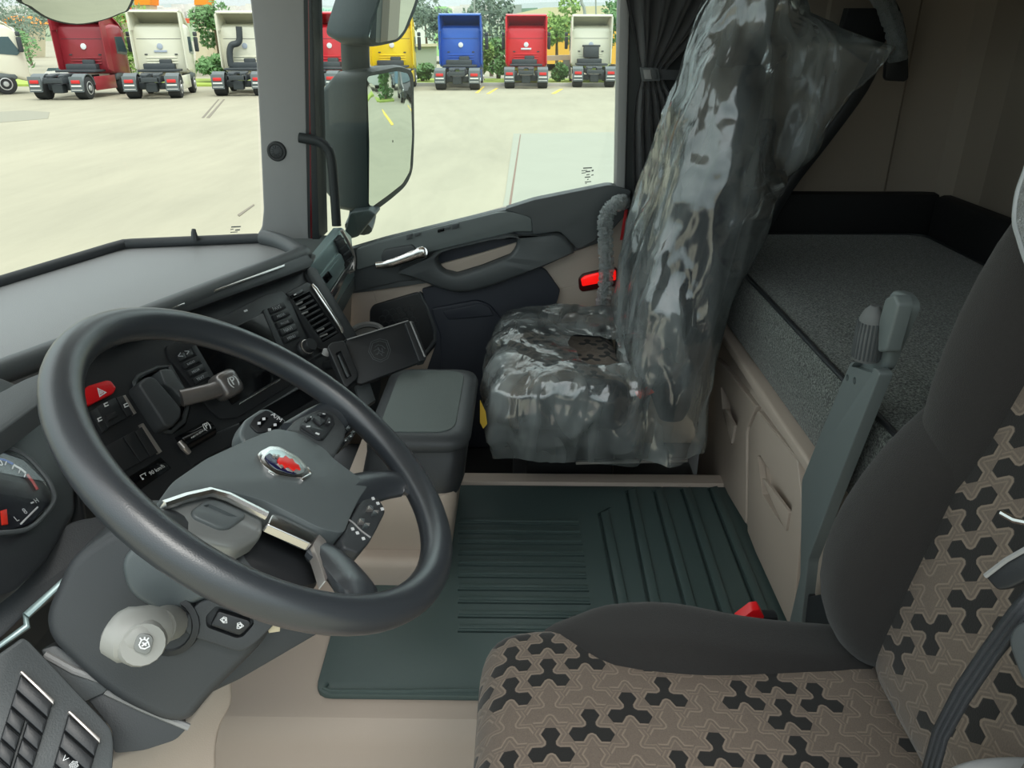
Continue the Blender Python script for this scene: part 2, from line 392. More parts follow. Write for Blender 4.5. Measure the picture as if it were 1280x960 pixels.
tube('lip_tab', [V((.868, .965, SZ+.02)), V((.868, .965, SZ+.042)), V((.872, .965, SZ+.05))], [.012, .008, .006], DARK2, db, 8)
# core of the dashboard between shelf and bulkhead
slab('core', [V((x, y, .05)) for x, y in [(1.0, .80), (1.0, 1.32), (-1.05, 1.32), (-1.05, 1.02), (-.2, .98), (.25, .90), (.70, .70), (.85, .66)]], (0, 0, 1), 0, .50, DARK2, db, bev=.01)
# ---- centre panel, turned towards the driver
FP = pl3((.78, .63, .575), (.31, .825, .575), (.75, .49, .355))
ps('panel_hood', [(150, 415), (190, 388), (384, 318), (391, 326), (388, 334), (200, 402), (150, 430)], FP, -.03, .035, BLACK, db, bev=.008, r=.004)
ps('chrome_strip', [(268, 362), (356, 330), (356, 333.2), (268, 365.4)], FP, .0, .04, CHROME, db, bev=.0015)
ps('chrome_strip', [(212, 384.5), (231, 378), (231, 380.5), (212, 387)], FP, .0, .04, CHROME, db, bev=.0015)
fascia = ps('fascia', [(60, 468), (150, 425), (200, 400), (384, 331), (395, 337), (449, 424), (478, 478), (470, 520), (380, 570), (250, 640), (150, 640), (80, 560)], FP, -.06, .0, BLACK, db, bev=.005, r=.012)
ps('panel_edge', [(384, 331), (396, 336), (450, 424), (440, 432), (432, 420), (384, 342)], FP, -.05, .012, DARK2, db, bev=.005, r=.004)
# infotainment block
inf = ps('infotainment', [(207, 433), (331, 368), (352, 363), (362, 372), (395, 450), (388, 466), (298, 522), (276, 524), (262, 512), (212, 448)], FP, -.002, .006, BLACK, db, bev=.003, r=.008)
ps('screen', [(246, 432), (331, 390), (362, 466), (290, 506)], FP, .004, .0075, BLACKG, inf, bev=.001, r=.003)
ps('side_strip', [(329, 388), (334, 386), (368, 460), (362, 466)], FP, .006, .010, DARK2, inf, bev=.001)
ps('side_strip', [(240, 434), (245, 431), (270, 474), (265, 476)], FP, .006, .010, DARK2, inf, bev=.001)
ps('chrome_strip', [(299, 504), (350, 474), (350, 475.6), (299, 505.8)], FP, .006, .009, CHROME, inf, bev=0)
a, b = FP.p(302, 390.5, .006), FP.p(312, 386.5, .006)
box('status_lamp', (a+b)/2, (.012, .005, .002), WHITE, inf, bev=0, M=frame((0, 0, 0), b-a, FP.n.cross(b-a)).to_3x3().to_4x4())
def key(cx, cy, hw, hh, dx, dy, par, label=None, m=BLACK, h=.012, tcol=GREYPR, ex=None):
    """one push button: centre, half width along (1,dx), half height along (dy,1) in pixels"""
    q = [(cx-hw-hh*dy, cy-hw*dx-hh), (cx+hw-hh*dy, cy+hw*dx-hh), (cx+hw+hh*dy, cy+hw*dx+hh), (cx-hw+hh*dy, cy-hw*dx+hh)]
    k = ps('button', q, FP, .004, h, m, par, bev=.0015, r=.002)
    if label:
        a = FP.p(cx-hw*.5, cy-hw*dx*.5+2.2, h); b = FP.p(cx+hw*.5, cy+hw*dx*.5+2.2, h)
        text('legend', label, a, b, FP.n, tcol, k)
    return k
for (cx, cy), s in zip([(347, 384.5), (352, 393.5), (356.7, 402.5), (361, 411.5), (365, 421)], ['FAVS', 'MEDIA', 'PHONE', 'NAVI', 'MENU']):
    key(cx, cy, 9.5, 3.6, -.42, .5, inf, s)
for (cx, cy, hw), s in zip([(227.5, 446, 4.6), (236.5, 441.5, 4.2), (239.5, 452.5, 9), (245.5, 462.5, 9), (251.5, 472, 9)], ['<', '>', 'RADIO', 'MEDIA', 'TEXT']):
    key(cx, cy, hw, 3.6, -.5, .5, inf, s)
kn = FP.p(380, 436, .004); KM = frame(kn, FP.p(390, 432, .004)-kn, FP.n.cross(FP.p(390, 432, .004)-kn))
lathe('knob', [(.025, 0), (.025, .008), (.022, .012), (.019, .012), (.018, .03), (.016, .034), (.004, .034)], KM, BLACK, inf, 28)
lathe('knob_ring', [(.0195, .012), (.0205, .013), (.0205, .016), (.0190, .017)], KM, SILVER, inf, 28)
# fresh-air vent with slats and chrome side bar
vt = ps('air_vent', [(358, 366), (384, 352), (393, 356), (434, 418), (430, 426), (404, 438), (396, 434)], FP, -.002, .008, BLACK, db, bev=.003, r=.006)
vth = [(366, 374), (387, 364), (424, 416), (404, 428)]
carve_px([vt, fascia], vth, FP, .008, .05)
liner('vent_throat', vth, FP, .008, .05, BLACK, vt)
for i in range(9):
    t = (i+.5)/9
    x0, y0 = 367+37*t, 375+52*t; x1, y1 = 386+37*t, 365+51*t
    ps('slat', [(x0, y0), (x1, y1), (x1+1.4, y1+2.4), (x0+1.4, y0+2.4)], FP, -.012, .006, BLACK, vt, bev=.001)
for x, y in [(374, 378), (378, 384), (381, 390), (401, 411), (405, 418)]:
    ps('slat_tab', [(x-4, y+1.5), (x+4, y-1.8), (x+5, y), (x-3, y+3.3)], FP, .004, .010, GREY_TRIM, vt, bev=.001)
ps('vent_wheel', [(364, 369), (378, 361.5), (380, 365), (366, 372.5)], FP, .006, .014, BLACKG, vt, bev=.002)
ps('indicator', [(367, 368), (370, 366.5), (370.8, 368), (367.8, 369.5)], FP, .0142, .0148, WHITE, vt, bev=0)
tube('chrome_bar', [FP.p(390, 356, .010), FP.p(394, 361, .013), FP.p(413, 390, .015), FP.p(426, 410, .013), FP.p(428, 416, .010)], [.005, .007, .0075, .007, .005], CHROME, vt, 10)
# lower edge of the fascia with the open tray below the screen
ledge = ps('lower_ledge', [(228, 560), (305, 525), (392, 470), (404, 486), (320, 540), (240, 582)], FP, -.03, .004, BLACK, db, bev=.003)
tmo = [(298, 528), (385, 480), (402, 494), (312, 546)]
carve_px([fascia, ledge], tmo, FP, .004, .055, .006)
liner('tray_floor', tmo, FP, .004, .055, BLACK, db)
# hazard switch and the switch rows beside the wheel
hz = ps('hazard_switch', [(103, 489), (111, 481.5), (134, 474.5), (139, 475.5), (146, 484), (143, 491), (112, 506.5), (105, 505)], FP, 0, .012, RED, db, bev=.004, r=.004)
def pxtri(nm, q, w, h, m, par):
    k = len(q); c = V((sum(a[0] for a in q)/k, sum(a[1] for a in q)/k, 0))
    inn = [(c.x+(a[0]-c.x)*w, c.y+(a[1]-c.y)*w) for a in q]
    for i in range(k):
        j = (i+1) % k
        ps(nm, [q[i], q[j], inn[j], inn[i]], FP, h, h+.0006, m, par, bev=0)
pxtri('triangle_mark', [(121.5, 484.5), (133.5, 490.5), (124.5, 496.5)], .62, .0121, WHITE, hz)
pxtri('triangle_mark', [(124.3, 488), (129.3, 490.5), (125.6, 493)], .3, .0121, WHITE, hz)
for q, lg in (([(113, 514), (121, 509), (136, 536), (128, 541)], 1), ([(120, 508.5), (144, 496.5), (158.5, 522), (135, 535)], 2), ([(145.5, 497), (155.5, 494), (169, 517), (159.5, 521.5)], 3)):
    s = ps('switch', q, FP, 0, .008, BLACK, db, bev=.002, r=.002)
    cx = sum(a[0] for a in q)/4; cy = sum(a[1] for a in q)/4
    if lg == 2:
        ps('toggle', [(133, 519), (145, 513.5), (148, 520), (136, 526)], FP, .007, .016, BLACK, s, bev=.003)
        cx, cy = 132.5, 506.5
    for k in (-1.6, 1.6):
        ps('legend', [(cx-2.5+k*.4, cy-.4+k), (cx+2.5+k*.4, cy-2.6+k), (cx+3+k*.4, cy-1.4+k), (cx-2+k*.4, cy+.8+k)], FP, .008, .0087, WHITE, s, bev=0)
    ps('legend', [(cx-2.8, cy-1.2), (cx-1.6, cy-1.7), (cx-.2, cy+1), (cx-1.4, cy+1.6)], FP, .008, .0087, WHITE, s, bev=0)
ps('switch_strip', [(154, 494.5), (157, 493.5), (171, 516), (168, 518)], FP, 0, .0095, SILVER, db, bev=.001)
for q in ([(128, 560), (153, 546.5), (175, 578), (150, 592)], [(154, 546), (167.5, 539), (187, 571), (175.5, 577.5)], [(168.5, 538.5), (180, 532), (199.5, 564.5), (188, 570.5)]):
    ps('blank_switch', q, FP, 0, .008, BLACK, db, bev=.0022, r=.002)
ps('switch_strip', [(175.5, 530), (179.5, 528.5), (203, 564), (199, 567)], FP, 0, .0095, SILVER, db, bev=.0015)
lp = ps('speed_plate', [(160, 597), (201, 571), (214, 585), (176, 612)], FP, 0, .003, BLACKG, db, bev=.0008)
text('lettering', '90 km/h', FP.p(188, 594.5, .003), FP.p(206, 584, .003), FP.n, WHITE, lp)
for q in ([(174.5, 594.4), (182, 590.4), (182.4, 591.1), (175, 595.1)], [(177, 598), (179, 597), (180.4, 599), (178.4, 600)], [(175.2, 595), (175.9, 594.6), (179, 599.8), (178.4, 600.2)], [(180.5, 591.5), (181.2, 591.2), (183, 594.4), (182.3, 594.8)]):
    ps('pictogram', q, FP, .003, .0037, WHITE, lp, bev=0)
# parking brake lever in its recess
LEVM = mat('lever_grey', (132, 128, 127), .28, .6)
lv = thing('parking_brake_lever', 'grey parking brake lever with P mark sticking out of the black panel', 'lever', FP.p(210, 500))
tube('surround', [FP.p(*q, .002) for q in [(168, 478), (172, 471), (196, 460), (212, 458), (236, 500)]]+[FP.p(*q, .002) for q in [(229, 527), (213, 540), (205, 539), (198, 530), (186, 510), (170, 486)]], .0055, DARK, lv, 8, closed=True)
rcs = [(172, 480), (180, 470), (210, 460), (240, 500), (232, 532), (212, 545)]
carve_px(fascia, rcs, FP, 0, .03, .006)
liner('recess', rcs, FP, 0, .03, BLACK, lv)
ps('lever_housing', [(173, 480), (184, 470), (194, 471), (214, 494), (228, 511), (227, 521), (216, 534), (207, 533)], FP, -.029, .045, DARK2, lv, bev=.014, r=.008, seg=4)
ps('lever_guard', [(200, 462), (208, 460), (216, 462), (240, 497), (232, 504), (216, 486), (206, 480)], FP, -.029, .030, DARK, lv, bev=.008, r=.005, seg=3)
LE = FP
a0, a1, a2 = FP.p(226, 498, .03), FP.p(260, 490, .05), FP.p(281, 483, .055)
tube('stem', [a0, a0.lerp(a1, .4), a1, a2], [.020, .019, .019, .019], LEVM, lv, 14, flat=.8, upv=FP.n)
g1_ = (FP.p(300, 474, .05)-FP.p(281, 483, .05)).normalized(); g3_ = FP.n.cross(g1_); gc_ = FP.p(283, 481, .050)
loft('grip', [[gc_+g1_*s+g3_*q[0]*k+FP.n*q[1]*k for q in rrect(.031, .025, .014)] for s, k in ((-.030, .72), (-.025, .90), (-.014, 1), (.012, 1), (.021, .92), (.026, .75))], LEVM, lv)
text('p_mark', '(P)', FP.p(288, 483, .0755), FP.p(299, 477, .0755), FP.n, WHITE, lv, bold=.01)
pt = thing('brake_label', 'black rounded text plate below the parking brake lever', 'label', FP.p(245, 545))
tube('body', [FP.p(226, 556, .005), FP.p(262, 536, .005)], .020, BLACKG, pt, 20)
tube('end_cap', [FP.p(224, 552, .014), FP.p(230, 559, .016), FP.p(236, 566, .010)], [.006, .008, .006], SILVER, pt, 10)
text('lettering', 'PUSH TO SERVICE', FP.p(238.5, 549, .022), FP.p(255.5, 538.5, .022), FP.n, WHITE, pt, bold=.01, lift=.004)
text('p_mark', '(P)', FP.p(254.5, 538, .022), FP.p(262.5, 533.5, .022), FP.n, WHITE, pt, bold=.02, lift=.004)
# ---- passenger end of the dashboard
slab('passenger_top', [V((1.02, .555, .578)), V((.80, .615, .556)), V((.77, .66, .556)), V((.93, .80, .575)), V((1.04, .86, .582)), V((1.04, .60, .582))], (0, 0, 1), -.05, 0, DOORG, db, bev=.012, seg=3)
PPn = pl3((.80, .615, .553), (1.02, .549, .595), (1.02, .537, .453))
ps('passenger_panel', [(387, 334), (428, 284), (440, 296), (444, 345), (412, 394), (398, 356)], PPn, -.03, .0, SATIN, db, bev=.006, r=.006)
ps('cubby_frame', [(396, 350), (424, 316), (432, 322), (430, 336), (412, 362), (404, 360)], PPn, 0, .006, SATIN, db, bev=.003, r=.004)
ps('cubby_catch', [(404, 347), (411, 339), (416, 346), (409, 354)], PPn, .004, .010, BLACKG, db, bev=.001)
ps('cubby_window', [(412, 338), (423, 324), (428, 328), (426, 336), (417, 346)], PPn, .004, .008, SATIN, db, bev=.001)
ps('silver_blade', [(412, 368), (440, 325), (442, 330), (416, 376)], PPn, .002, .010, CHROME, db, bev=.003)
pv = ps('side_vent', [(420, 300), (426, 293), (441, 318), (440, 334), (434, 334)], PPn, .0, .008, BLACK, db, bev=.002, r=.004)
for i in range(4):
    x, y = 423+i*4.0, 303+i*7.5
    ps('slat', [(x, y), (x+7, y-6), (x+7.8, y-4), (x+.8, y+2)], PPn, .007, .014, DARK2, pv, bev=.001)
tube('vent_trim', [PPn.p(*q, .010) for q in [(427, 288), (434, 300), (441, 314), (443, 324), (442, 338), (437, 341)]], .005, SILVER, db, 8)
slab('passenger_lower', [V((1.03, .60, .02)), V((.86, .62, .02)), V((.83, .60, .40)), V((.86, .575, .44)), V((1.03, .545, .47))], (0, 1, 0), 0, .12, BEIGE, db, bev=.02, seg=3)
ps('panel_underside', [(412, 392), (444, 346), (445, 362), (426, 398)], PPn, -.05, -.004, DOORG, db, bev=.01)
slab('knee_panel', [V((.20, .86, .05)), V((.74, .63, .05)), V((.74, .50, .30)), V((.72, .49, .36)), V((.30, .68, .36)), V((.20, .80, .3))], V((.38, .92, 0)), 0, .04, DARK2, db, bev=.01)
# cup holder ring beyond the phone holder
cu = thing('cup_holder', 'grey ringed cup holder beside the dashboard end', 'cup holder', (.87, .44, .30))
CM = Matrix.Translation(pX(458, 414, .87)) @ Matrix.Rotation(R(-12), 4, 'Y')
lathe('ring', [(.046, -.012), (.054, -.008), (.055, .0), (.050, .004), (.044, .0), (.043, -.012)], CM, GREY_TRIM, cu, 32)
lathe('cup', [(.030, -.09), (.043, -.085), (.045, -.012), (.043, -.010), (.040, -.012), (.036, -.08), (.01, -.08)], CM, BLACK, cu, 28)
slab('bracket', [V((.84, .50, .22)), V((.84, .42, .22)), V((.90, .42, .22)), V((.90, .50, .22))], (0, 0, 1), -.40, .01, BLACK, cu, bev=.004)
# ---- instrument hood and dials in front of the driver
IP = Pl((-.585, .575, .66), (0.12, -.80, .60))
ih = thing('instrument_cluster', 'round dials under a dark hood behind the steering wheel', 'instrument panel', IP.p(20, 620))
ps('binnacle', [(-140, 470), (-60, 455), (0, 470), (70, 500), (92, 560), (95, 640), (60, 700), (20, 740), (-60, 760), (-140, 740)], IP, -.05, 0, BLACK, ih, bev=.006, r=.01)
ps('dial_face', [(-90, 590), (-40, 565), (0, 563), (30, 573), (54, 597), (64, 613), (64, 628), (40, 654), (14, 662), (-40, 660), (-90, 640)], IP, -.002, .004, mat('dial_black', (34, 36, 44), .3), ih, bev=.002, r=.006)
rimp = [IP.p(*q, .008) for q in [(-90, 585), (-40, 561), (0, 559), (30, 568), (54, 592), (66, 612), (66, 630), (42, 657), (14, 665), (-40, 664), (-90, 645)]]
tube('dial_ring', spline(rimp, 4, True), .0028, DARK, ih, 8, closed=True)
tube('scale_arc', [IP.p(*q, .0055) for q in [(-6, 573), (6, 575), (16, 580)]], .0013, mat('dial_blue', (60, 100, 190), .5), ih, 6)
tube('scale_arc', [IP.p(*q, .0055) for q in [(17, 581), (26, 586), (32, 591)]], .0012, WHITE, ih, 6)
tube('scale_arc', [IP.p(*q, .0055) for q in [(34, 593), (41, 602), (47, 612)]], .0016, mat('dial_red', (170, 60, 60), .5), ih, 6)
for q in [(8, 577), (17, 582), (25, 587), (32, 592)]:
    tube('tick', [IP.p(*q, .0055), IP.p(q[0]-1.5, q[1]+4, .0055)], .0007, WHITE, ih, 6)
text('numeral', '0', IP.p(-1, 583, .005), IP.p(5, 582, .005), IP.n, WHITE, ih)
tube('level_scale', [IP.p(26, 655, .0055), IP.p(47, 634, .0055)], .0011, WHITE, ih, 6)
for q, s in [((21, 652), 'L'), ((31, 643), '8'), ((41, 633), '-'), ((45, 629), 'H')]:
    text('numeral', s, IP.p(q[0], q[1], .005), IP.p(q[0]+(3.6 if s != 'L' else 3), q[1]-1.4, .005), IP.n, WHITE, ih)
ps('needle', [(1.5, 638), (9, 636), (10.5, 655), (3, 656)], IP, .006, .0075, mat('needle_red', (235, 50, 30), .4), ih, bev=.0006)
bz = glassmat('dial_glass', (.97, .97, .97), .15)
ps('dial_glass', [(-90, 590), (-40, 566), (0, 564), (30, 574), (54, 598), (64, 613), (64, 628), (40, 654), (14, 662), (-40, 660), (-90, 640)], IP, .010, .0115, bz, ih, bev=0)
# hood over the dials: body behind them, inner wall and bright upper edge
slab('binnacle_body', [V((-.93, .655, .42)), V((-.50, .635, .42)), V((-.44, .70, .42)), V((-.42, 1.06, .42)), V((-.93, 1.06, .42))], (0, 0, 1), 0, .30, DARK2, db, bev=.04, r=.05, seg=5)
slab('lower_dash', [V((-1.02, .66, .06)), V((-.45, .66, .06)), V((-.40, .98, .06)), V((-1.02, 1.06, .06))], (0, 0, 1), 0, .38, DARK2, db, bev=.02, r=.03)
hood_o = [pX(*q, -.52) for q in [(-40, 470), (30, 468), (80, 458), (112, 456), (146, 457), (150, 466)]]
HP = Pl((-.47, .62, .66), (-.75, -.35, .35))
ps('hood_shell', [(-60, 520), (0, 490), (30, 474), (62, 462), (72, 464), (70, 488), (48, 505), (0, 540), (-60, 580)], Pl((-.50, .62, .755), (-.10, -.22, 1)), -.03, 0, DARK, ih, bev=.010, r=.01, seg=3)
ps('hood_side', [(30, 508), (62, 494), (74, 500), (84, 540), (100, 600), (104, 640), (112, 690), (64, 748), (40, 720), (70, 690), (92, 640), (90, 590), (68, 540)], HP, -.02, .0, BLACK, ih, bev=.012, r=.01, seg=3)
ps('lower_shroud', [(-120, 790), (-40, 720), (40, 680), (92, 650), (150, 640), (165, 660), (30, 770), (0, 800), (-120, 860)], Pl((-.62, .52, .58), (-.5, -.5, .7)), -.04, 0, DARK2, ih, bev=.01, r=.01)
CS = Pl((-.66, .50, .56), (-.55, -.45, .7))
ps('trim_strip', [(28, 766), (118, 686), (151, 662), (152, 668), (122, 692), (36, 772)], CS, 0, .006, SATIN, ih, bev=.0025)
ps('trim_strip', [(28, 766), (36, 772), (38, 784), (-30, 832), (-30, 824), (29, 780)], CS, 0, .006, SATIN, ih, bev=.0025)
ps('side_slot', [(92, 706), (148, 672), (160, 678), (138, 694), (104, 714)], CS, -.002, .004, GREY_TRIM, ih, bev=.002)
# ---- lower left switch panel by the door
SPn = Pl((-.80, .40, .46), (-.45, -.55, .7))
sw = thing('lower_switch_panel', 'slanted charcoal panel of ridged light switches low beside the door', 'switch panel', SPn.p(60, 900))
ps('plate', [(-80, 900), (-20, 830), (28, 796), (36, 800), (98, 866), (140, 910), (143, 930), (138, 1010), (-80, 1010)], SPn, -.14, 0, DARK, sw, bev=.006, r=.008)
for (x0, y0, wx, wy, n, sx_, sy_) in ((26, 843, 40, 36, 9, -6.3, 20.3), (86, 893, 38, 34, 4, -6, 21)):
    for i in range(n):
        x, y = x0+sx_*i, y0+sy_*i
        if x < -60: break
        if n == 9 and i >= 2:
            for k0, k1 in ((0, .46), (.52, 1)):
                ps('rocker', [(x+wx*k0, y+wy*k0), (x+wx*k1, y+wy*k1), (x+wx*k1+sx_*.93, y+wy*k1+sy_*.93), (x+wx*k0+sx_*.93, y+wy*k0+sy_*.93)], SPn, 0, .008, BLACK, sw, bev=.003)
        else:
            rk = ps('rocker', [(x, y), (x+wx, y+wy), (x+wx+sx_*.93, y+wy+sy_*.93), (x+sx_*.93, y+sy_*.93)], SPn, 0, .008, BLACK, sw, bev=.003)
            if n == 4 and i == 2:
                text('legend', '\u2228 \u2744 \u2227', SPn.p(x+2, y+14, .008), SPn.p(x+28, y+36, .008), SPn.n, WHITE, rk)
    ps('switch_edge', [(x0-1, y0-3), (x0+2, y0-5), (x0+wx+2, y0+wy-4), (x0+wx+1, y0+wy+2)], SPn, 0, .009, SILVER, sw, bev=.001)
# knee bolster next to the column
KN = Pl((-.74, .36, .42), (-.7, -.4, .55))
kb = thing('knee_bolster', 'charcoal two-step lower cover under the steering column', 'panel', KN.p(150, 880))
ps('upper_cover', [(50, 812), (70, 806), (140, 852), (132, 866), (100, 880), (62, 838)], KN, -.06, .012, DARK, kb, bev=.004, r=.004)
ps('lower_cover', [(92, 852), (132, 862), (236, 908), (220, 925), (180, 938), (142, 942), (140, 912)], KN, -.06, .004, DARK2, kb, bev=.006, r=.006)
tube('top_bead', [KN.p(56, 818, .012), KN.p(92, 838, .014), KN.p(138, 854, .012)], .004, GREY_TRIM, kb, 8)
tube('top_bead', [KN.p(132, 864, .006), KN.p(180, 886, .007), KN.p(236, 909, .005)], .004, GREY_TRIM, kb, 8)
# beige side cover that sweeps from the column down to the footwell
sc_ = thing('column_side_cover', 'beige moulded cover sweeping down beside the footwell', 'panel', (-.60, .42, .1))
BP = Pl((-.60, .44, .25), (-.75, -.55, .25))
ps('shell', [(136, 945), (180, 936), (225, 915), (262, 868), (290, 835), (292, 880), (276, 905), (270, 935), (272, 1010), (130, 1010)], BP, -.05, 0, BEIGE, sc_, bev=.015, r=.02, seg=4)
# ================================================================== steering wheel
WC = V((-.597, .280, .721)); WN = V((.075, -.616, .788)).normalized()
WP = Pl(WC, WN)
wa = V((0, 1, 0)).cross(WN).normalized(); wb = WN.cross(wa)
sw_ = thing('steering_wheel', 'dark grey leather steering wheel with four spokes and crest on the hub', 'steering wheel', WC)
tube('rim', [WC+(wa*math.cos(t)+wb*math.sin(t))*.2255 for t in [2*math.pi*i/72 for i in range(72)]], .0195, LEATHER, sw_, 20, closed=True)
# spokes (swept into the rim)
def spoke(pts, rads, m=LEATHER, fl=.55): return tube('spoke', spline([WP.p(x, y, h) for x, y, h in pts], 4), [r for r in spline1(rads, 4)], m, sw_, 14, flat=fl, upv=WN)
def spline1(r, k):
    res = []
    for i in range(len(r)-1): res += [r[i]+(r[i+1]-r[i])*j/k for j in range(k)]
    return res+[r[-1]]
spoke([(372, 548, -.04), (400, 530, -.03), (425, 514, -.012), (440, 508, -.002)], [.028, .028, .024, .016])
spoke([(425, 620, -.025), (470, 607, -.020), (505, 606, -.010), (526, 620, -.002)], [.026, .024, .022, .015])
spoke([(400, 690, -.03), (425, 712, -.020), (445, 738, -.010), (450, 756, -.002)], [.022, .024, .026, .015])
spoke([(262, 655, -.05), (235, 655, -.04), (205, 655, -.02), (182, 655, -.004)], [.018, .018, .018, .014])
# hub pad
hubpx = [(200, 624), (216, 602), (258, 573), (310, 549), (345, 535), (376, 541), (408, 562), (416, 572), (440, 590), (462, 605), (450, 622), (438, 646), (430, 667), (400, 660), (330, 625), (276, 610), (248, 611), (205, 628)]
hub = ps('hub', hubpx, WP, -.045, -.010, HUBM, sw_, bev=.016, r=.010, seg=5)
# hub under-body
ps('hub_body', [(225, 640), (280, 590), (350, 555), (420, 590), (445, 640), (428, 690), (400, 700), (330, 672), (260, 690)], WP, -.08, -.055, DARK2, sw_, bev=.012, r=.015, seg=3)
ps('lower_well', [(300, 690), (328, 650), (395, 690), (402, 728), (370, 735), (320, 715)], WP, -.07, -.05, BLACK, sw_, bev=.008, r=.01)
# near spoke pad with thumb rest and chrome surround
pad = ps('near_pad', [(204, 630), (246, 615), (272, 618), (332, 645), (331, 668), (300, 684), (262, 676), (228, 668), (200, 650)], WP, -.045, -.022, mat('pad_silver', (140, 144, 144), .32, .4), sw_, bev=.012, r=.010, seg=4)
thr = ps('thumb_rest', [(240, 637), (254, 626), (268, 623), (306, 639), (308, 645), (288, 659), (276, 660), (243, 645)], WP, -.024, -.018, HUBM, pad, bev=.004, r=.006, seg=3)
tnq = [(254, 632), (262, 630), (297, 646), (282, 645)]
carve_px(thr, tnq, WP, -.018, .0045)
liner('thumb_notch', tnq, WP, -.018, .0045, HUBM, pad)
tube('chrome_trim', [WP.p(*q, -.014) for q in [(203, 632), (232, 622), (262, 615), (285, 621), (333, 645)]], .005, CHROME, sw_, 8)
ps('chrome_trim', [(334, 655), (340, 641), (352, 644), (385, 660), (399, 667), (390, 680)], WP, -.026, -.016, CHROME, sw_, bev=.004, r=.003, seg=3)
ps('chrome_trim', [(391, 680), (399, 667), (408, 676), (413, 714), (407, 728), (400, 706)], WP, -.03, -.018, SILVER, sw_, bev=.004, r=.003, seg=3)
# button pod on the far spoke
p1 = ps('button_pod', [(358, 537), (372, 522), (400, 510), (418, 514), (434, 535), (432, 548), (418, 572), (400, 560)], WP, -.035, -.010, DARK, sw_, bev=.006, r=.008, seg=3)
ps('button_plate', [(377, 529), (382, 520), (400, 513), (416, 519), (419, 530), (405, 549), (398, 549), (376, 536)], WP, -.011, -.007, BLACK, p1, bev=.001, r=.003)
for q in ([(377, 531), (380, 528), (409, 539), (402, 548)], [(392, 522), (398, 519), (408, 526), (402, 531)], [(382, 522), (390, 518), (391, 521), (384, 526)], [(398, 515), (408, 515), (409, 519), (401, 519)], [(410, 521), (416, 524), (413, 530), (408, 528)]):
    ps('button', q, WP, -.008, -.004, BLACK, p1, bev=.001, r=.0015)
for q in ([(383, 532), (388, 532), (388, 533.5), (383, 533.8)], [(395, 540), (400, 542), (399, 543.6), (394, 541.6)], [(403.5, 516.4), (407, 517), (406.7, 517.8), (403.2, 517.2)], [(388, 520.4), (389.5, 520.4), (389.5, 521.6), (388, 521.6)], [(411, 527), (412.5, 527), (412.5, 528.2), (411, 528.2)]):
    ps('legend', q, WP, -.004, -.0034, WHITE, p1, bev=0)
for q in ([(424, 540), (430, 535), (434, 539), (428, 545)], [(431, 535), (437, 530.5), (441, 534.5), (435, 539)], [(438, 540), (444, 535), (447, 539), (441, 544)], [(421, 556), (427, 551), (430, 555), (424, 560)], [(427.5, 550.5), (433.5, 546), (437, 550), (431, 555)], [(434, 545.5), (440, 541), (443, 545), (437.5, 549.5)]):
    kk = ps('button', q, WP, -.05, -.030, BLACK, p1, bev=.0015)
    cx, cy = sum(a[0] for a in q)/4, sum(a[1] for a in q)/4
    ps('legend', [(cx-.8, cy-.6), (cx+.8, cy-.8), (cx+.8, cy+.6), (cx-.8, cy+.8)], WP, -.030, -.0293, WHITE, kk, bev=0)
# button pod on the lower spoke
p2 = ps('button_pod', [(426, 672), (432, 660), (447, 632), (461, 614), (468, 614), (481, 634), (482, 640), (472, 660), (462, 678), (449, 691), (430, 684)], WP, -.06, -.016, DARK2, sw_, bev=.006, r=.004, seg=3)
for (cx, cy) in ((467, 637), (456, 653)):
    for dx, dy in ((-6, -6), (6, 4)):
        for s in (0, 1):
            q = [(cx, cy), (cx+dx, cy+dy), (cx+dx*.55+(4 if s else -4), cy+dy*.55+(-2 if s else 3))]
            ps('rocker', q, WP, -.017, -.0115, SILVER if (s == 0) == (dx < 0) else HUBM, p2, bev=.0015)
for (x, y) in ((466.5, 623), (472.5, 629), (478, 636), (441, 661), (447, 666), (454.5, 673)):
    ps('legend', [(x-2.2, y-1.6), (x+1, y-2), (x+2.4, y+1.2), (x-.6, y+1.8)], WP, -.016, -.0150, WHITE, p2, bev=0)
tube('pod_seam', [WP.p(*q, -.0155) for q in [(434, 648), (442, 654), (452, 664), (463, 672)]], .0012, GREY_TRIM, p2, 6)
# crest on the hub
EC = WP.p(356, 577, -.0095); ex = (WP.p(384, 592, -.0095)-WP.p(327, 565, -.0095)).normalized(); ey = WN.cross(ex)
em = thing_em = None
def E2(x, y, h=0): return EC+ex*x+ey*y+WN*h
crest = ps('emblem', [(324, 572), (326, 563), (338, 557), (350, 558), (372, 570), (384, 582), (388, 590), (380, 597), (366, 596), (346, 593), (330, 582)], WP, -.011, -.0075, CHROME, sw_, bev=.0012, r=.004, seg=2)
ps('emblem_field', [(331, 570), (337, 562.5), (345, 561.5), (352, 562.5), (372, 573.5), (380, 584), (381, 589), (374, 592), (362, 591), (346, 586), (336, 578)], WP, -.008, -.0065, mat('crest_pale', (190, 205, 205), .2, .6), crest, bev=.0004, r=.003)
ps('emblem_blue', [(331, 570.5), (337, 566), (345, 572), (362, 588), (372, 592), (360, 590.5), (346, 585.5), (336, 578)], WP, -.0066, -.0058, mat('crest_blue', (24, 24, 66), .25), crest, bev=.0002, r=.002)
ps('griffin_head', [(347, 575), (349, 571), (354, 572), (357, 569), (362, 573), (366, 573), (369, 578), (374, 581), (376, 587), (371, 585), (368, 588), (361, 583), (357, 585), (353, 580), (349, 581)], WP, -.006, -.0045, mat('crest_red', (226, 40, 34), .35), crest, bev=.0005)
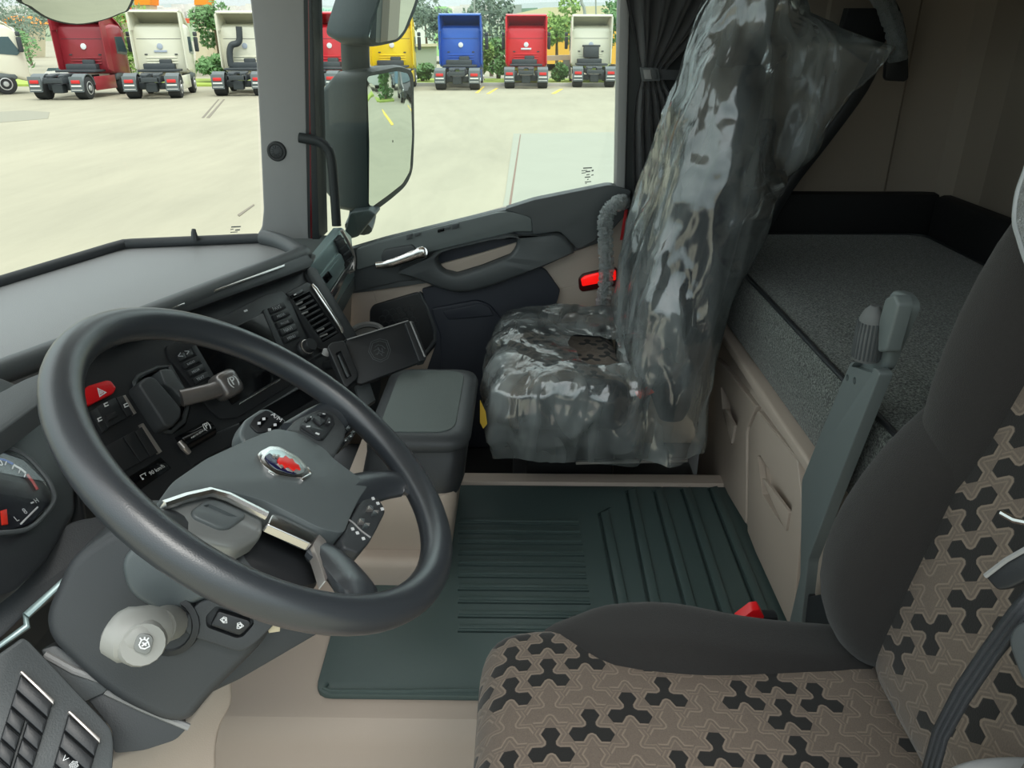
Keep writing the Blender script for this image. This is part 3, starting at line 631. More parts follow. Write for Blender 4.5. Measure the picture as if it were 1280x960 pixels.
for q in ([(340, 571), (342, 567), (345, 568), (344, 573)], [(345, 570), (348, 567), (350, 570), (347, 573)], [(346, 580), (350, 578), (356, 583), (352, 585)], [(356, 584), (362, 586), (366, 590), (360, 588)]):
    ps('crown_mark', q, WP, -.006, -.005, SILVER, crest, bev=.0002)
for q in ([(322, 568), (326, 563), (328, 569), (326, 575)], [(336, 587), (342, 590), (343, 594), (335, 589)], [(376, 598), (389, 590), (391, 592), (379, 601)], [(385, 583), (389, 588), (390, 592), (387, 590)]):
    ps('emblem_tab', q, WP, -.010, -.0068, CHROME, crest, bev=.0004)
# ================================================================== steering column, stalks, lock switch
sc = thing('steering_column', 'dark grey steering column shroud with stalks and lock switch', 'steering column', (-.58, .38, .2))
CP = Pl((-.70, .32, .52), (-.80, -.30, .35))
ps('shroud', [(86, 700), (118, 676), (165, 650), (230, 670), (300, 720), (352, 752), (335, 800), (290, 845), (262, 872), (236, 905), (206, 905), (150, 880), (110, 850), (60, 800), (55, 770)], CP, -.16, 0, DARK2, sc, bev=.03, r=.02, seg=5)
ps('upper_shroud', [(150, 700), (176, 676), (240, 700), (300, 735), (228, 760), (206, 768), (160, 745)], CP, -.02, .010, HUBM, sc, bev=.012, r=.02, seg=4)
ps('boot', [(270, 665), (310, 640), (390, 660), (395, 690), (350, 700), (290, 690)], Pl(WC+V((.0, .08, -.12)), WN), -.06, .0, BLACK, sc, bev=.02, r=.02, seg=3)
ps('column_post', [(210, 880), (260, 860), (330, 780), (350, 760), (420, 780), (300, 850), (262, 868)], CP, -.16, -.05, DARK2, sc, bev=.01)
# rocker with lock signs
pod = ps('lock_pod', [(228, 775), (250, 752), (266, 748), (345, 772), (346, 778), (318, 806), (300, 816), (232, 794)], CP, -.005, .012, DARK2, sc, bev=.008, r=.008, seg=4)
pwl = [(257, 770), (270, 757), (316, 772), (318, 780), (304, 796), (296, 798), (258, 784)]
carve_px(pod, pwl, CP, .012, .012, .004)
liner('pod_well', pwl, CP, .012, .012, DARK2, pod)
rk = ps('lock_rocker', [(263, 782), (273, 764), (312, 776), (313, 782), (300, 795)], CP, .0, .013, BLACK, pod, bev=.003, r=.003)
for cx, cy, k in ((280, 775, 1), (300, 782, -1)):
    pts = [(cx-4.5*k, cy-.5*k), (cx, cy-4), (cx+3*k, cy-3), (cx+3.5*k, cy+3.5), (cx-.5, cy+3.5)]
    tube('lock_sign', [CP.p(*q, .0135) for q in pts], .0007, WHITE, rk, 6, closed=True)
    tube('lock_sign', [CP.p(cx+2*math.cos(t), cy+2*math.sin(t), .0135) for t in [i*math.pi/4 for i in range(8)]], .0006, WHITE, rk, 6, closed=True)
# wiper stalk pointing at the open door
A = CP.p(212, 778, .0); hdir = (-RT*.62-FW*.75-UP*.1).normalized()
s0 = CP.p(208, 772, .0); s1 = CP.p(192, 788, .05); s2 = CP.p(172, 802, .085); s3 = CP.p(163, 797, .09)
STK = mat('stalk_grey', (150, 150, 146), .45)
lathe('stalk_collar', [(.034, -.004), (.034, .004), (.028, .006), (.026, .004)], frame(CP.p(212, 780, .0), (0, 1, 0), CP.n.cross(V((0, 1, 0)))), BLACK, sc, 24)
tube('stalk', spline([CP.p(214, 778, .0), CP.p(206, 780, .03), CP.p(196, 784, .055)], 4), .019, STK, sc, 16)
knob_c = CP.p(165, 797, .075)
tube('stalk_knob', [CP.p(200, 783, .060), CP.p(190, 786, .066), CP.p(172, 792, .074), CP.p(155, 793, .074), CP.p(143, 790, .070), CP.p(136, 787, .068)], [.020, .024, .0265, .0265, .022, .012], STK, sc, 20)
fc = Pl(CP.p(180, 806, .085), (-.72, -.42, .45))
tube('stalk_end', [CP.p(172, 796, .07), CP.p(178, 804, .090), CP.p(179, 806, .096)], [.026, .023, .020], STK, sc, 18)
bt = ps('wash_button', [(170, 797), (176, 791), (189, 794), (192, 800), (188, 815), (182, 819), (169, 814), (167, 810)], Pl(CP.p(180, 806, .097), (-.72, -.42, .45)), -.006, .003, mat('stalk_button', (120, 122, 120), .5), sc, bev=.001, r=.004)
B2 = Pl(CP.p(180, 806, .101), (-.72, -.42, .45))
for q in ([(174, 806), (177, 800), (181, 799), (185, 802), (187, 808), (181, 811), (176, 810)], [(178, 803), (183, 807)], [(177, 808), (184, 803)], [(181, 799), (181, 796)], [(184, 800), (186, 797)], [(177, 800), (175, 797)]):
    tube('wash_mark', [B2.p(*a) for a in q], .0008, WHITE, bt, 6, closed=len(q) > 3)
# far stalk with gear and retarder buttons
FS = Pl(WP.p(335, 525, -.06), (-.35, -.6, .72))
fs = ps('gear_stalk', [(299, 542), (306, 524), (328, 510), (337, 510), (360, 525), (358, 540), (330, 556), (305, 556)], FS, -.03, .0, HUBM, sc, bev=.012, r=.008, seg=4)
ps('stalk_plate', [(312, 531), (318, 521), (333, 512), (357, 526), (345, 538), (322, 541)], FS, -.001, .003, BLACK, fs, bev=.001, r=.004)
for q in ([(322, 528), (329, 520), (336, 522), (326, 534)], [(338, 533), (348, 526), (353, 529), (343, 537)]):
    ps('button', q, FS, .002, .006, BLACKG, fs, bev=.001)
text('legend', 'A/M', FS.p(338, 519, .004), FS.p(350, 528, .004), FS.n, WHITE, fs)
for (x, y) in ((330, 523.5), (324, 529), (344, 531), (337, 537)):
    ps('legend', [(x-1.8, y-1.5), (x+1.8, y-1.8), (x+1.8, y+1.3), (x-1.8, y+1.6)], FS, .006, .0067, WHITE, fs, bev=0)
ps('beige_clip', [(332, 778), (352, 772), (350, 790), (336, 792)], CP, -.03, .002, mat('cream_plastic', (200, 188, 160), .5), sc, bev=.002)
# ================================================================== passenger door
D = thing('door_1', 'passenger door with grey belt panel, armrest and beige lower trim', None, (1.06, .15, -.1), kind='structure')
def dp(name, px, X, t, m, par=D, bev=.004, r=.006, seg=3, t0=None):
    return ps(name, px, plX(X), -.02 if t0 is None else t0, t, m, par, bev, r, seg)
dbase = dp('base_panel', [(425, 318), (630, 262), (775, 236), (800, 240), (800, 560), (425, 560)], 1.06, 0, BEIGE, t0=-.05)
dp('upper_panel', [(436, 312), (480, 299), (620, 265), (760, 236), (788, 242), (788, 262), (752, 303), (722, 313), (640, 340), (548, 348), (500, 352), (440, 366)], 1.06, .022, DOORD, bev=.012, seg=4)
dp('belt_pad', [(630, 262), (668, 250), (762, 231), (790, 238), (785, 250), (750, 262), (746, 300), (722, 312), (700, 289), (666, 294), (664, 272)], 1.05, .03, DOORD, bev=.02, seg=5, r=.012)
sp_ = dp('switch_panel', [(445, 312), (470, 303), (622, 266), (650, 264), (664, 270), (666, 290), (645, 290), (560, 310), (528, 318), (500, 322), (446, 338)], 1.055, .032, DOORG, bev=.016, seg=4, r=.008)
for q in ([(508, 294), (515, 292), (515, 298), (508, 300)], [(518, 292), (525, 290.5), (525, 294), (518, 296)], [(547, 287), (555, 285), (555, 289), (547, 291)], [(556, 284.5), (563, 283), (563, 286), (556, 288)], [(565, 281), (573, 279), (573, 285), (565, 287)]):
    ps('switch', q, plX(1.02), -.008, .003, DARK if q[0][0] != 547 else BLACKG, sp_, bev=.0012, r=.002)
# armrest ring round the pull pocket
def ring_slab(name, outer, inner, pl, t0, t1, m, parent, bev=.006, N=56):
    def resample(px):
        P = rnd([pl.p(*q) for q in px], .015, 5); n = len(P); L_ = [0]
        for i in range(n): L_.append(L_[-1]+(P[(i+1) % n]-P[i]).length)
        res = []
        for k in range(N):
            s = L_[-1]*k/N; i = 0
            while L_[i+1] < s: i += 1
            res.append(P[i].lerp(P[(i+1) % n], (s-L_[i])/max(1e-9, L_[i+1]-L_[i])))
        return res
    O, I = resample(outer), resample(inner)
    k0 = min(range(N), key=lambda k: (I[k]-O[0]).length); I = I[k0:]+I[:k0]
    bm = bmesh.new(); n = pl.n
    def shrink(a, b, d): v = (b-a); return a+v.normalized()*d
    rings = [[p+n*t0 for p in O], [p+n*(t1-bev) for p in O], [shrink(O[i], I[i], bev*.4)+n*(t1-bev*.3) for i in range(N)], [shrink(O[i], I[i], bev)+n*t1 for i in range(N)],
             [shrink(I[i], O[i], bev)+n*t1 for i in range(N)], [shrink(I[i], O[i], bev*.4)+n*(t1-bev*.3) for i in range(N)], [p+n*(t1-bev) for p in I], [p+n*t0 for p in I]]
    bm_loft(bm, rings, cap=False)
    return obj(name, bm, m, parent)
ring_slab('armrest', [(494, 337), (530, 322), (548, 311), (640, 289), (650, 294), (702, 289), (721, 311), (674, 332), (620, 352), (589, 361), (567, 361), (546, 355), (520, 344)],
          [(546, 321), (556, 309), (600, 299), (640, 291), (646, 294), (646, 304), (638, 316), (602, 330), (572, 339), (556, 334)], plX(1.04), -.02, .045, DOORD, D, bev=.014)
dp('pocket_back', [(542, 318), (556, 306), (640, 288), (650, 294), (648, 308), (638, 316), (590, 330), (550, 332)], 1.045, .010, DOORB, t0=-.01, bev=.002)
dp('pocket_liner', [(549, 331), (600, 317), (647, 303), (640, 316), (602, 331), (572, 340), (556, 336)], 1.04, .016, BEIGE, bev=.003)
dp('handle_recess', [(476, 320), (480, 312), (515, 306), (520, 312), (522, 320), (505, 326), (478, 332)], 1.02, .006, DOORD, bev=.005)
hb = plX(.985)
tube('door_handle', spline([hb.p(*q) for q in [(470, 332), (486, 330), (510, 322), (524, 317), (532, 315)]], 4), [.011]*4+[.014]*4+[.016]*4+[.019]*4+[.015], CHROME, D, 12, flat=.5, upv=(1, 0, 0))
tube('handle_root', [hb.p(528, 315), plX(1.03).p(527, 316)], [.016, .02], CHROME, D, 12)
dp('front_panel', [(425, 350), (500, 334), (546, 352), (440, 367), (425, 372)], 1.05, .004, DOORD, bev=.004)
dp('lower_panel', [(527, 362), (546, 357), (570, 362), (674, 332), (684, 340), (700, 363), (698, 372), (688, 402), (690, 560), (500, 560), (545, 430)], 1.055, .012, DOORB, bev=.006)
dp('pocket_lid', [(538, 386), (560, 382), (596, 375), (612, 381), (628, 400), (630, 430), (640, 560), (555, 560), (550, 420)], 1.05, .018, DOORB, bev=.006, r=.015)
dp('pocket_step', [(553, 389), (600, 379), (612, 384), (618, 395), (560, 400)], 1.045, .018, DOORB, bev=.004)
sk = dp('speaker', [(462, 388), (466, 382), (520, 366), (528, 366), (546, 415), (546, 430), (530, 450), (462, 450)], 1.055, .006, BLACK, bev=.004, r=.012)
tube('speaker_rim', [plX(1.047).p(*q) for q in [(524, 365), (534, 384), (544, 412), (544, 425), (533, 440)]], .006, DOORD, D, 8)
hp = plX(1.048); hc = [(478+i*8.4+(j % 2)*4.2, 384+j*7.2-i*1.5) for j in range(5) for i in range(6)]
for (cx, cy) in hc:
    if cx > 516+(cy-380)*.3 or cy < 391-(cx-470)*.3: continue
    tube('grille_cell', [hp.p(cx+4.2*math.cos(t), cy+4.2*math.sin(t)) for t in [math.pi/6+i*math.pi/3 for i in range(6)]], .0012, DARK2, sk, 5, closed=True)
rl = dp('red_lamp', [(723, 349), (728, 343), (766, 334), (772, 336), (772, 357), (728, 365), (724, 362)], 1.055, .006, mat('lamp_housing', (70, 8, 10), .3), bev=.003)
ps('red_lens', [(726, 349), (731, 345), (764, 337), (770, 338), (770, 350), (728, 358)], plX(1.049), -.002, .004, REDL, rl, bev=.0015, r=.004)
carve_line(dbase, [plX(1.06).p(*q) for q in [(699, 361), (712, 359), (723, 356)]], .002)
carve_line(dbase, [plX(1.06).p(*q) for q in [(465, 358), (468, 368), (471, 378)]], .002)
# grab handle wrapped in crinkled film
FILM_T = bpy.data.materials.new('crinkled_film')
def film_mat(m, transp, rough, bscale, bstr, white=.15, milk=(.86, .93, .94)):
    m.use_nodes = True; n = m.node_tree.nodes; l = m.node_tree.links; n.clear()
    o = n.new('ShaderNodeOutputMaterial'); tr = n.new('ShaderNodeBsdfTransparent'); tr.inputs[0].default_value = (.93, .965, .97, 1)
    gl = n.new('ShaderNodeBsdfGlossy'); gl.inputs['Roughness'].default_value = rough
    df = n.new('ShaderNodeBsdfDiffuse'); df.inputs[0].default_value = (*milk, 1); tl = n.new('ShaderNodeBsdfTranslucent'); tl.inputs[0].default_value = (*milk, 1)
    t = n.new('ShaderNodeTexCoord'); z = n.new('ShaderNodeTexNoise'); z.inputs['Scale'].default_value = bscale; z.inputs['Detail'].default_value = 3; z.inputs['Distortion'].default_value = 1.2
    v = n.new('ShaderNodeTexVoronoi'); v.feature = 'DISTANCE_TO_EDGE'; v.inputs['Scale'].default_value = bscale*.55
    va = n.new('ShaderNodeVectorMath'); va.operation = 'MULTIPLY_ADD'; va.inputs[1].default_value = (.35, .35, .35)
    l.new(t.outputs['Object'], z.inputs['Vector']); l.new(z.outputs['Color'], va.inputs[0]); l.new(t.outputs['Object'], va.inputs[2]); l.new(va.outputs[0], v.inputs['Vector'])
    ad = n.new('ShaderNodeMath'); ad.operation = 'MULTIPLY_ADD'; ad.inputs[1].default_value = .8
    l.new(v.outputs['Distance'], ad.inputs[0]); l.new(z.outputs['Fac'], ad.inputs[2])
    b = n.new('ShaderNodeBump'); b.inputs['Strength'].default_value = bstr; b.inputs['Distance'].default_value = .012; l.new(ad.outputs[0], b.inputs['Height'])
    for s in (gl, df, tl): l.new(b.outputs[0], s.inputs['Normal'])
    x0 = n.new('ShaderNodeMixShader'); x0.inputs[0].default_value = .5; l.new(df.outputs[0], x0.inputs[1]); l.new(tl.outputs[0], x0.inputs[2])
    x1 = n.new('ShaderNodeMixShader'); x1.inputs[0].default_value = white; l.new(gl.outputs[0], x1.inputs[1]); l.new(x0.outputs[0], x1.inputs[2])
    lw = n.new('ShaderNodeLayerWeight'); lw.inputs[0].default_value = .35; l.new(b.outputs[0], lw.inputs['Normal'])
    mr = n.new('ShaderNodeMapRange'); mr.inputs[3].default_value = 1-transp; mr.inputs[4].default_value = min(1, 1-transp+.5); l.new(lw.outputs['Facing'], mr.inputs[0])
    x2 = n.new('ShaderNodeMixShader'); l.new(mr.outputs[0], x2.inputs[0]); l.new(tr.outputs[0], x2.inputs[1]); l.new(x1.outputs[0], x2.inputs[2]); l.new(x2.outputs[0], o.inputs[0])
    return m
film_mat(FILM_T, .62, .12, 60, .7, .55)
gh = thing('grab_handle', 'upright grab handle wrapped in crinkled clear film beside the passenger door', 'handle', pX(752, 395, .935))
ghp = spline([pX(x, y, X) for x, y, X in [(779, 252.5, 1.04), (775, 253, .975), (765, 259, .938), (757, 274, .935), (757, 305, .935), (758, 340, .935), (756, 366, .938), (754, 380, .955), (753, 387, 1.0), (753, 390, 1.055)]], 8)
tube('bar', ghp, .011, BLACK, gh, 12)
bm = bmesh.new(); path = ghp; bm_tube(bm, [p for i in range(len(path)-1) for p in (path[i], path[i].lerp(path[i+1], .5))], .0205, 20, wob=.30); bmesh.ops.recalc_face_normals(bm, faces=bm.faces)
obj('film_wrap', bm, FILM_T, gh, sharp=25)
rs = thing('red_strap', 'thin red strap hanging behind the film-wrapped handle', 'strap', pX(777, 300, 1.02))
ps('webbing', [(781, 262), (785, 262), (779, 300), (775, 300)], plX(1.02), -.003, 0, mat('strap_red', (170, 14, 22), .6), rs, bev=.0006)
# ================================================================== curtain gathered at the door pillar
ct = thing('curtain', 'black curtain tied back at the pillar behind the side window', 'curtain', (1.0, -.38, .55))
lft = [(-260, 770), (-60, 776), (0, 783), (40, 792), (80, 801), (96, 803), (106, 799), (125, 795), (160, 791), (220, 790), (290, 794), (340, 800)]
rgt = [(-260, 950), (-60, 930), (0, 915), (40, 880), (80, 838), (96, 828), (106, 832), (125, 842), (160, 850), (220, 856), (290, 860), (340, 860)]
def lerp1(tab, y):
    for (a, va), (b, vb) in zip(tab, tab[1:]):
        if y <= b: return va+(vb-va)*(y-a)/(b-a)
    return tab[-1][1]
P = []
for i in range(66):
    y = -260+i*600/65; row = []
    for j in range(61):
        t = j/60; u = lerp1(lft, y)+(lerp1(rgt, y)-lerp1(lft, y))*t
        p = pX(u, y, 1.0); amp = .022*(.45 if 80 < y < 110 else 1)
        p.x += amp*math.sin(t*2*math.pi*5+.6*math.sin(y*.02))+.006*noise.noise(V((t*9, y*.02, 0)))
        row.append(p)
    P.append(row)
surf('cloth', P, CURT, ct, thick=.002)
cb = Pl((.955, 0, 0), (-1, 0, 0))
bk = ps('tie_buckle', [(800, 84), (823, 85), (826, 101), (803, 102)], cb, 0, .008, DARK, ct, bev=.002, r=.003)
ps('buckle_bar', [(804, 87), (813, 87), (815, 99), (806, 99)], cb, .007, .012, GREY_TRIM, bk, bev=.002)
ps('buckle_bar', [(816, 87), (821, 87), (823, 99), (818, 99)], cb, .007, .011, DARK2, bk, bev=.002)
ps('tie_strap', [(822, 86), (850, 88), (850, 100), (825, 100)], Pl((.962, 0, 0), (-1, 0, 0)), 0, .003, WEB, ct, bev=.001)
# ================================================================== bunk: cabinet, mattress
BY = Pl((0, -.572, 0), (0, 1, 0))
bk_ = thing('bunk_cabinet', 'beige bunk base cabinet with lids and recessed pulls under the mattress', 'cabinet', (.3, -.9, -.01))
bm = bmesh.new(); bm_box(bm, (.255, -.945, .09), (1.23, .73, .56), .01); bm_box(bm, (-.72, -1.03, .09), (.72, .55, .56), .01); carc = obj('carcass', bm, BEIGE, bk_)
def bq(name, px, t, m=BEIGE, par=bk_, bev=.003, r=.006, t0=-.01):
    P_ = [BY.p(*q, t) for q in px]; P_ = [V((p.x, p.y, min(p.z, .371))) for p in P_]      # stays under the ledge
    return slab(name, P_, BY.n, t0-t, 0, m, par, bev, r, 3)
slab('top_ledge', [V((.872, -.555, .374)), V((-.06, -.555, .374)), V((-.06, -.555, .402)), V((.872, -.555, .402))], (0, 1, 0), -.05, .004, BEIGE, bk_, bev=.008, seg=4)
lid1 = bq('front_panel', [(893, 446), (903, 455), (945, 507), (942, 516), (934, 534), (932, 655), (899, 600), (893, 590)], .006)
lid2 = bq('front_panel', [(936, 538), (947, 513), (996, 573), (1003, 640), (990, 782), (984, 778), (944, 690), (934, 664)], .006)
flap = bq('flap_lid', [(937, 490), (944, 479), (950, 480), (998, 538), (1000, 545), (997, 570)], .012, bev=.005)
for q, q2 in (([(901, 484), (903, 484), (923, 522), (917, 554), (914, 556), (903, 512)], [(903, 511), (907, 512), (918, 532), (914, 555)]), ([(947, 570), (950, 569), (990, 631), (989, 640), (983, 664), (953, 618)], [(952, 598), (957, 601), (986, 640), (982, 664)])):
    carve_px([lid1, lid2, carc], q, BY, .006, .024, .004)
    h = liner('pull_recess', q, BY, .006, .024, BEIGE, bk_)
    ps('pull_lip', q2, BY, .004, .011, BEIGE, h, bev=.003, r=.004)
for q in ([(933, 538), (933, 662)], [(897, 447), (944, 508), (935, 536)], [(946, 512), (996, 574)], [(936, 491), (943, 478), (950, 478), (999, 538), (1001, 545), (998, 571)]):
    P_ = [BY.p(*a, .006) for a in q]; carve_line([lid1, lid2, flap, carc], [V((p.x, p.y, min(p.z, .372))) for p in P_], .0026)
mt = thing('mattress', 'dark grey speckled bunk mattress with piped edge on the beige cabinet', 'mattress', (0, -.93, .395))
def matt_mat():
    m = bpy.data.materials.new('mattress_cloth'); m.use_nodes = True; n = m.node_tree.nodes; l = m.node_tree.links; b = n['Principled BSDF']
    t = n.new('ShaderNodeTexCoord'); z = n.new('ShaderNodeTexNoise'); z.inputs['Scale'].default_value = 260; z.inputs['Detail'].default_value = 3; z.inputs['Roughness'].default_value = .7
    r_ = n.new('ShaderNodeValToRGB'); r_.color_ramp.elements[0].position = .40; r_.color_ramp.elements[1].position = .66
    r_.color_ramp.elements[0].color = (*lin((34, 37, 37)), 1); r_.color_ramp.elements[1].color = (*lin((128, 134, 128)), 1)
    bp = n.new('ShaderNodeBump'); bp.inputs['Strength'].default_value = .5; bp.inputs['Distance'].default_value = .002
    l.new(t.outputs['Object'], z.inputs['Vector']); l.new(z.outputs['Fac'], r_.inputs[0]); l.new(r_.outputs[0], b.inputs['Base Color']); l.new(z.outputs['Fac'], bp.inputs['Height']); l.new(bp.outputs[0], b.inputs['Normal'])
    b.inputs['Roughness'].default_value = .95; b.inputs['Sheen Weight'].default_value = .2
    return m
MCL = matt_mat()
out2 = rnd([V((.872, -.575, 0)), V((1.06, -.66, 0)), V((1.06, -1.255, 0)), V((-1.08, -1.255, 0)), V((-1.08, -.74, 0)), V((-.42, -.74, 0)), V((-.34, -.58, 0))], .06, 6)
cen = V((0, -.92, 0))
def mring(z, d): return [V((p.x-(p.x-cen.x)*d/max(.3, abs(p.x-cen.x)) if abs(p.x) > .5 else p.x, p.y-(.0+d if p.y > cen.y else -d), z)) for p in out2]
loft('body', [mring(.402, .01), mring(.41, .0), mring(.50, -.006), mring(.572, 0), mring(.582, .006), mring(.586, .02)], MCL, mt)
top = mring(.583, .003)
tube('piping', [p for p in top], .0055, BLACK, mt, 8, closed=True)
# ================================================================== post with ribbed knob between bunk and driver seat
po = thing('bunk_post', 'grey upright post with ribbed grey knob in front of the bunk', 'post', pY(998, 790, -.60))
PG = mat('post_grey', (104, 112, 112), .45)
pst = Pl((0, -.532, 0), (0, 1, 0))
post_o = ps('post', [(1063, 452), (1094, 460), (1100, 466), (1040, 620), (1010, 700), (1000, 790), (984, 788), (1000, 720), (1002, 600), (1030, 530)], pst, -.02, 0, PG, po, bev=.008, r=.008, seg=3)
ps('head_plate', [(1074, 446), (1108, 372), (1114, 362), (1130, 368), (1138, 382), (1130, 400), (1104, 462), (1086, 466)], pst, -.03, -.014, PG, po, bev=.01, r=.012, seg=4)
ps('head_shell', [(1098, 400), (1106, 372), (1118, 368), (1122, 380), (1106, 440), (1096, 440)], pst, -.018, .004, PG, po, bev=.008, r=.006, seg=3)
pmq = [(1064, 458), (1068, 453), (1092, 459), (1090, 466)]
carve_px(post_o, pmq, pst, 0, .015)
liner('post_mouth', pmq, pst, 0, .015, PG, po)
a, b = pst.p(1082, 448, .002), pst.p(1094, 382, .006)
kb2 = tube('knob', [a.lerp(b, t) for t in (0, .1, .5, .75, .9, 1.0)], [.020, .0205, .0205, .019, .014, .006], mat('knob_grey', (96, 98, 98), .55), po, 24)
ax = (b-a).normalized(); s1_ = ax.cross(pst.n).normalized(); s2_ = ax.cross(s1_)
for i in range(22):
    t = 2*math.pi*i/22; d = s1_*math.cos(t)+s2_*math.sin(t)
    tube('knob_rib', [a.lerp(b, .05)+d*.0205, a.lerp(b, .72)+d*.0195], .0018, DARK, kb2, 5)
for q in ((1055, 442), (1063, 446)):
    pass
for q in ((1057, 468), (1066, 472)):
    hc_ = pst.p(q[0]+2, q[1]+4); carve(post_o, lambda bm: bm_tube(bm, [hc_+pst.n*.01, hc_-pst.n*.012], .006, 14))
    tube('bolt', [hc_-pst.n*.013, hc_-pst.n*.007], .0045, DARK, po, 10)
ps('foot_plate', [(984, 792), (1000, 720), (1012, 745), (1040, 740), (1030, 830), (990, 810)], pst, -.02, -.008, BLACK, po, bev=.004)
# ================================================================== console with dark lid, and the phone holder
co = thing('centre_console', 'low beige console box with dark lid between dashboard and floor mat', 'console', (.30, .26, 0))
def crect(x0, x1, y0, y1, z, r): return rnd([V((x0, y0, z)), V((x0, y1, z)), V((x1, y1, z)), V((x1, y0, z))], r, 5)
con = loft('body', [crect(.12, .47, .175, .40, -.006, .03), crect(.11, .48, .165, .40, .05, .04), crect(.085, .50, .155, .40, .14, .05), crect(.075, .51, .145, .40, .215, .05), crect(.08, .51, .145, .40, .232, .05)], BEIGE, co, sharp=60)
loft('collar', [crect(.09, .51, .140, .37, .222, .05), crect(.09, .515, .130, .36, .25, .05), crect(.12, .515, .125, .35, .30, .05), crect(.125, .515, .125, .35, .318, .05)], BLACK, co, sharp=60)
loft('lid', [crect(.120, .52, .120, .345, .318, .06), crect(.115, .525, .115, .35, .33, .06), crect(.12, .52, .12, .345, .345, .06), crect(.145, .495, .145, .325, .352, .06)], DARK2, co, sharp=60)
slab('lid_cloth', crect(.15, .49, .15, .32, .352, .05), (0, 0, 1), -.002, .003, mat('lid_cloth', (98, 106, 104), .9, bump=.5, bscale=700), co, bev=.002)
slab('step_block', crect(.06, .16, .20, .42, .0, .03), (0, 0, 1), -.005, .07, BEIGE, co, bev=.02, seg=4)
carve_line(con, [pX(493, 714, .084), pX(515, 709, .084), pX(540, 705, .084)], .0025)
# yellow tag corner behind the console
yt = thing('yellow_tag', 'small yellow tag poking out behind the console lid', 'tag', pX(604, 530, .36))
ps('tag_sheet', [(600, 500), (607, 515), (609, 530), (604, 536), (600, 528)], plX(.36), -.001, .001, mat('tag_yellow', (220, 180, 60), .5), yt, bev=0)
PH = Pl(pX(472, 440, .46), (-.66, -.30, .68))
ph = thing('phone_holder', 'black clamp phone holder with embossed crest mounted below the air vent', 'phone holder', PH.p(440, 500))
ps('back_plate', [(432, 427), (436, 423), (510, 400), (515, 402), (530, 446), (526, 452), (452, 480), (446, 478)], PH, -.014, 0, BLACK, ph, bev=.003, r=.004)
cl = ps('clamp', [(409, 433), (414, 428), (430, 425), (448, 466), (447, 473), (434, 484), (430, 482)], PH, -.022, .016, BLACK, ph, bev=.005, r=.005, seg=3)
csq = [(419, 442), (426, 438), (440, 470), (432, 474)]
carve_px(cl, csq, PH, .016, .014, .002)
liner('clamp_slot', csq, PH, .016, .014, BLACK, cl)
ps('clamp_pad', [(422, 444), (424, 443), (437, 470), (434, 472)], PH, .003, .014, DARK, cl, bev=.001)
c2 = ps('clamp', [(506, 404), (512, 401), (517, 402), (534, 444), (532, 450), (524, 452)], PH, -.014, .014, BLACK, ph, bev=.003, r=.003, seg=3)
tube('clamp_edge', [PH.p(513, 402, .016), PH.p(531, 446, .016)], .0022, GREY_TRIM, c2, 6)
tube('plate_edge', [PH.p(434, 424.5, .002), PH.p(510, 401, .002)], .0018, GREY_TRIM, ph, 6)
em_c = (474.5, 438)
for s in (14.5, 12):
    tube('crest_relief', [PH.p(em_c[0]+x*s*.95, em_c[1]+y*s, .0003) for x, y in [(-.75, -.75), (0, -1), (.7, -.85), (1, .0), (.75, .7), (.1, 1), (-.6, .75), (-1, .1)]], .0008, DARK, ph, 6, closed=True)
for q in ([(-6, -4), (-2, -7), (3, -6), (7, -2)], [(-7, 1), (-3, -2), (1, 1), (6, 3)], [(-5, 5), (0, 3), (4, 7)], [(-2, -4), (0, 0), (-3, 6)], [(3, -3), (4, 2), (2, 6)]):
    tube('crest_relief', [PH.p(em_c[0]+x, em_c[1]+y, .0003) for x, y in q], .0009, DARK, ph, 6)
lathe('pivot', [(.010, 0), (.010, .012), (.006, .014)], frame(PH.p(407, 443, -.012), (1, 0, 0), PH.n.cross(V((1, 0, 0)))), GREY_TRIM, ph, 16)
tube('mount_arm', spline([PH.p(464, 462, -.014), PH.p(465, 472, -.05), V((.56, .50, .34)), V((.60, .57, .31))], 4), .013, BLACK, ph, 12)
ps('mount_foot', [(444, 482), (462, 476), (470, 500), (452, 512)], Pl(PH.p(455, 490, -.05), PH.n), -.02, 0, DARK, ph, bev=.004)
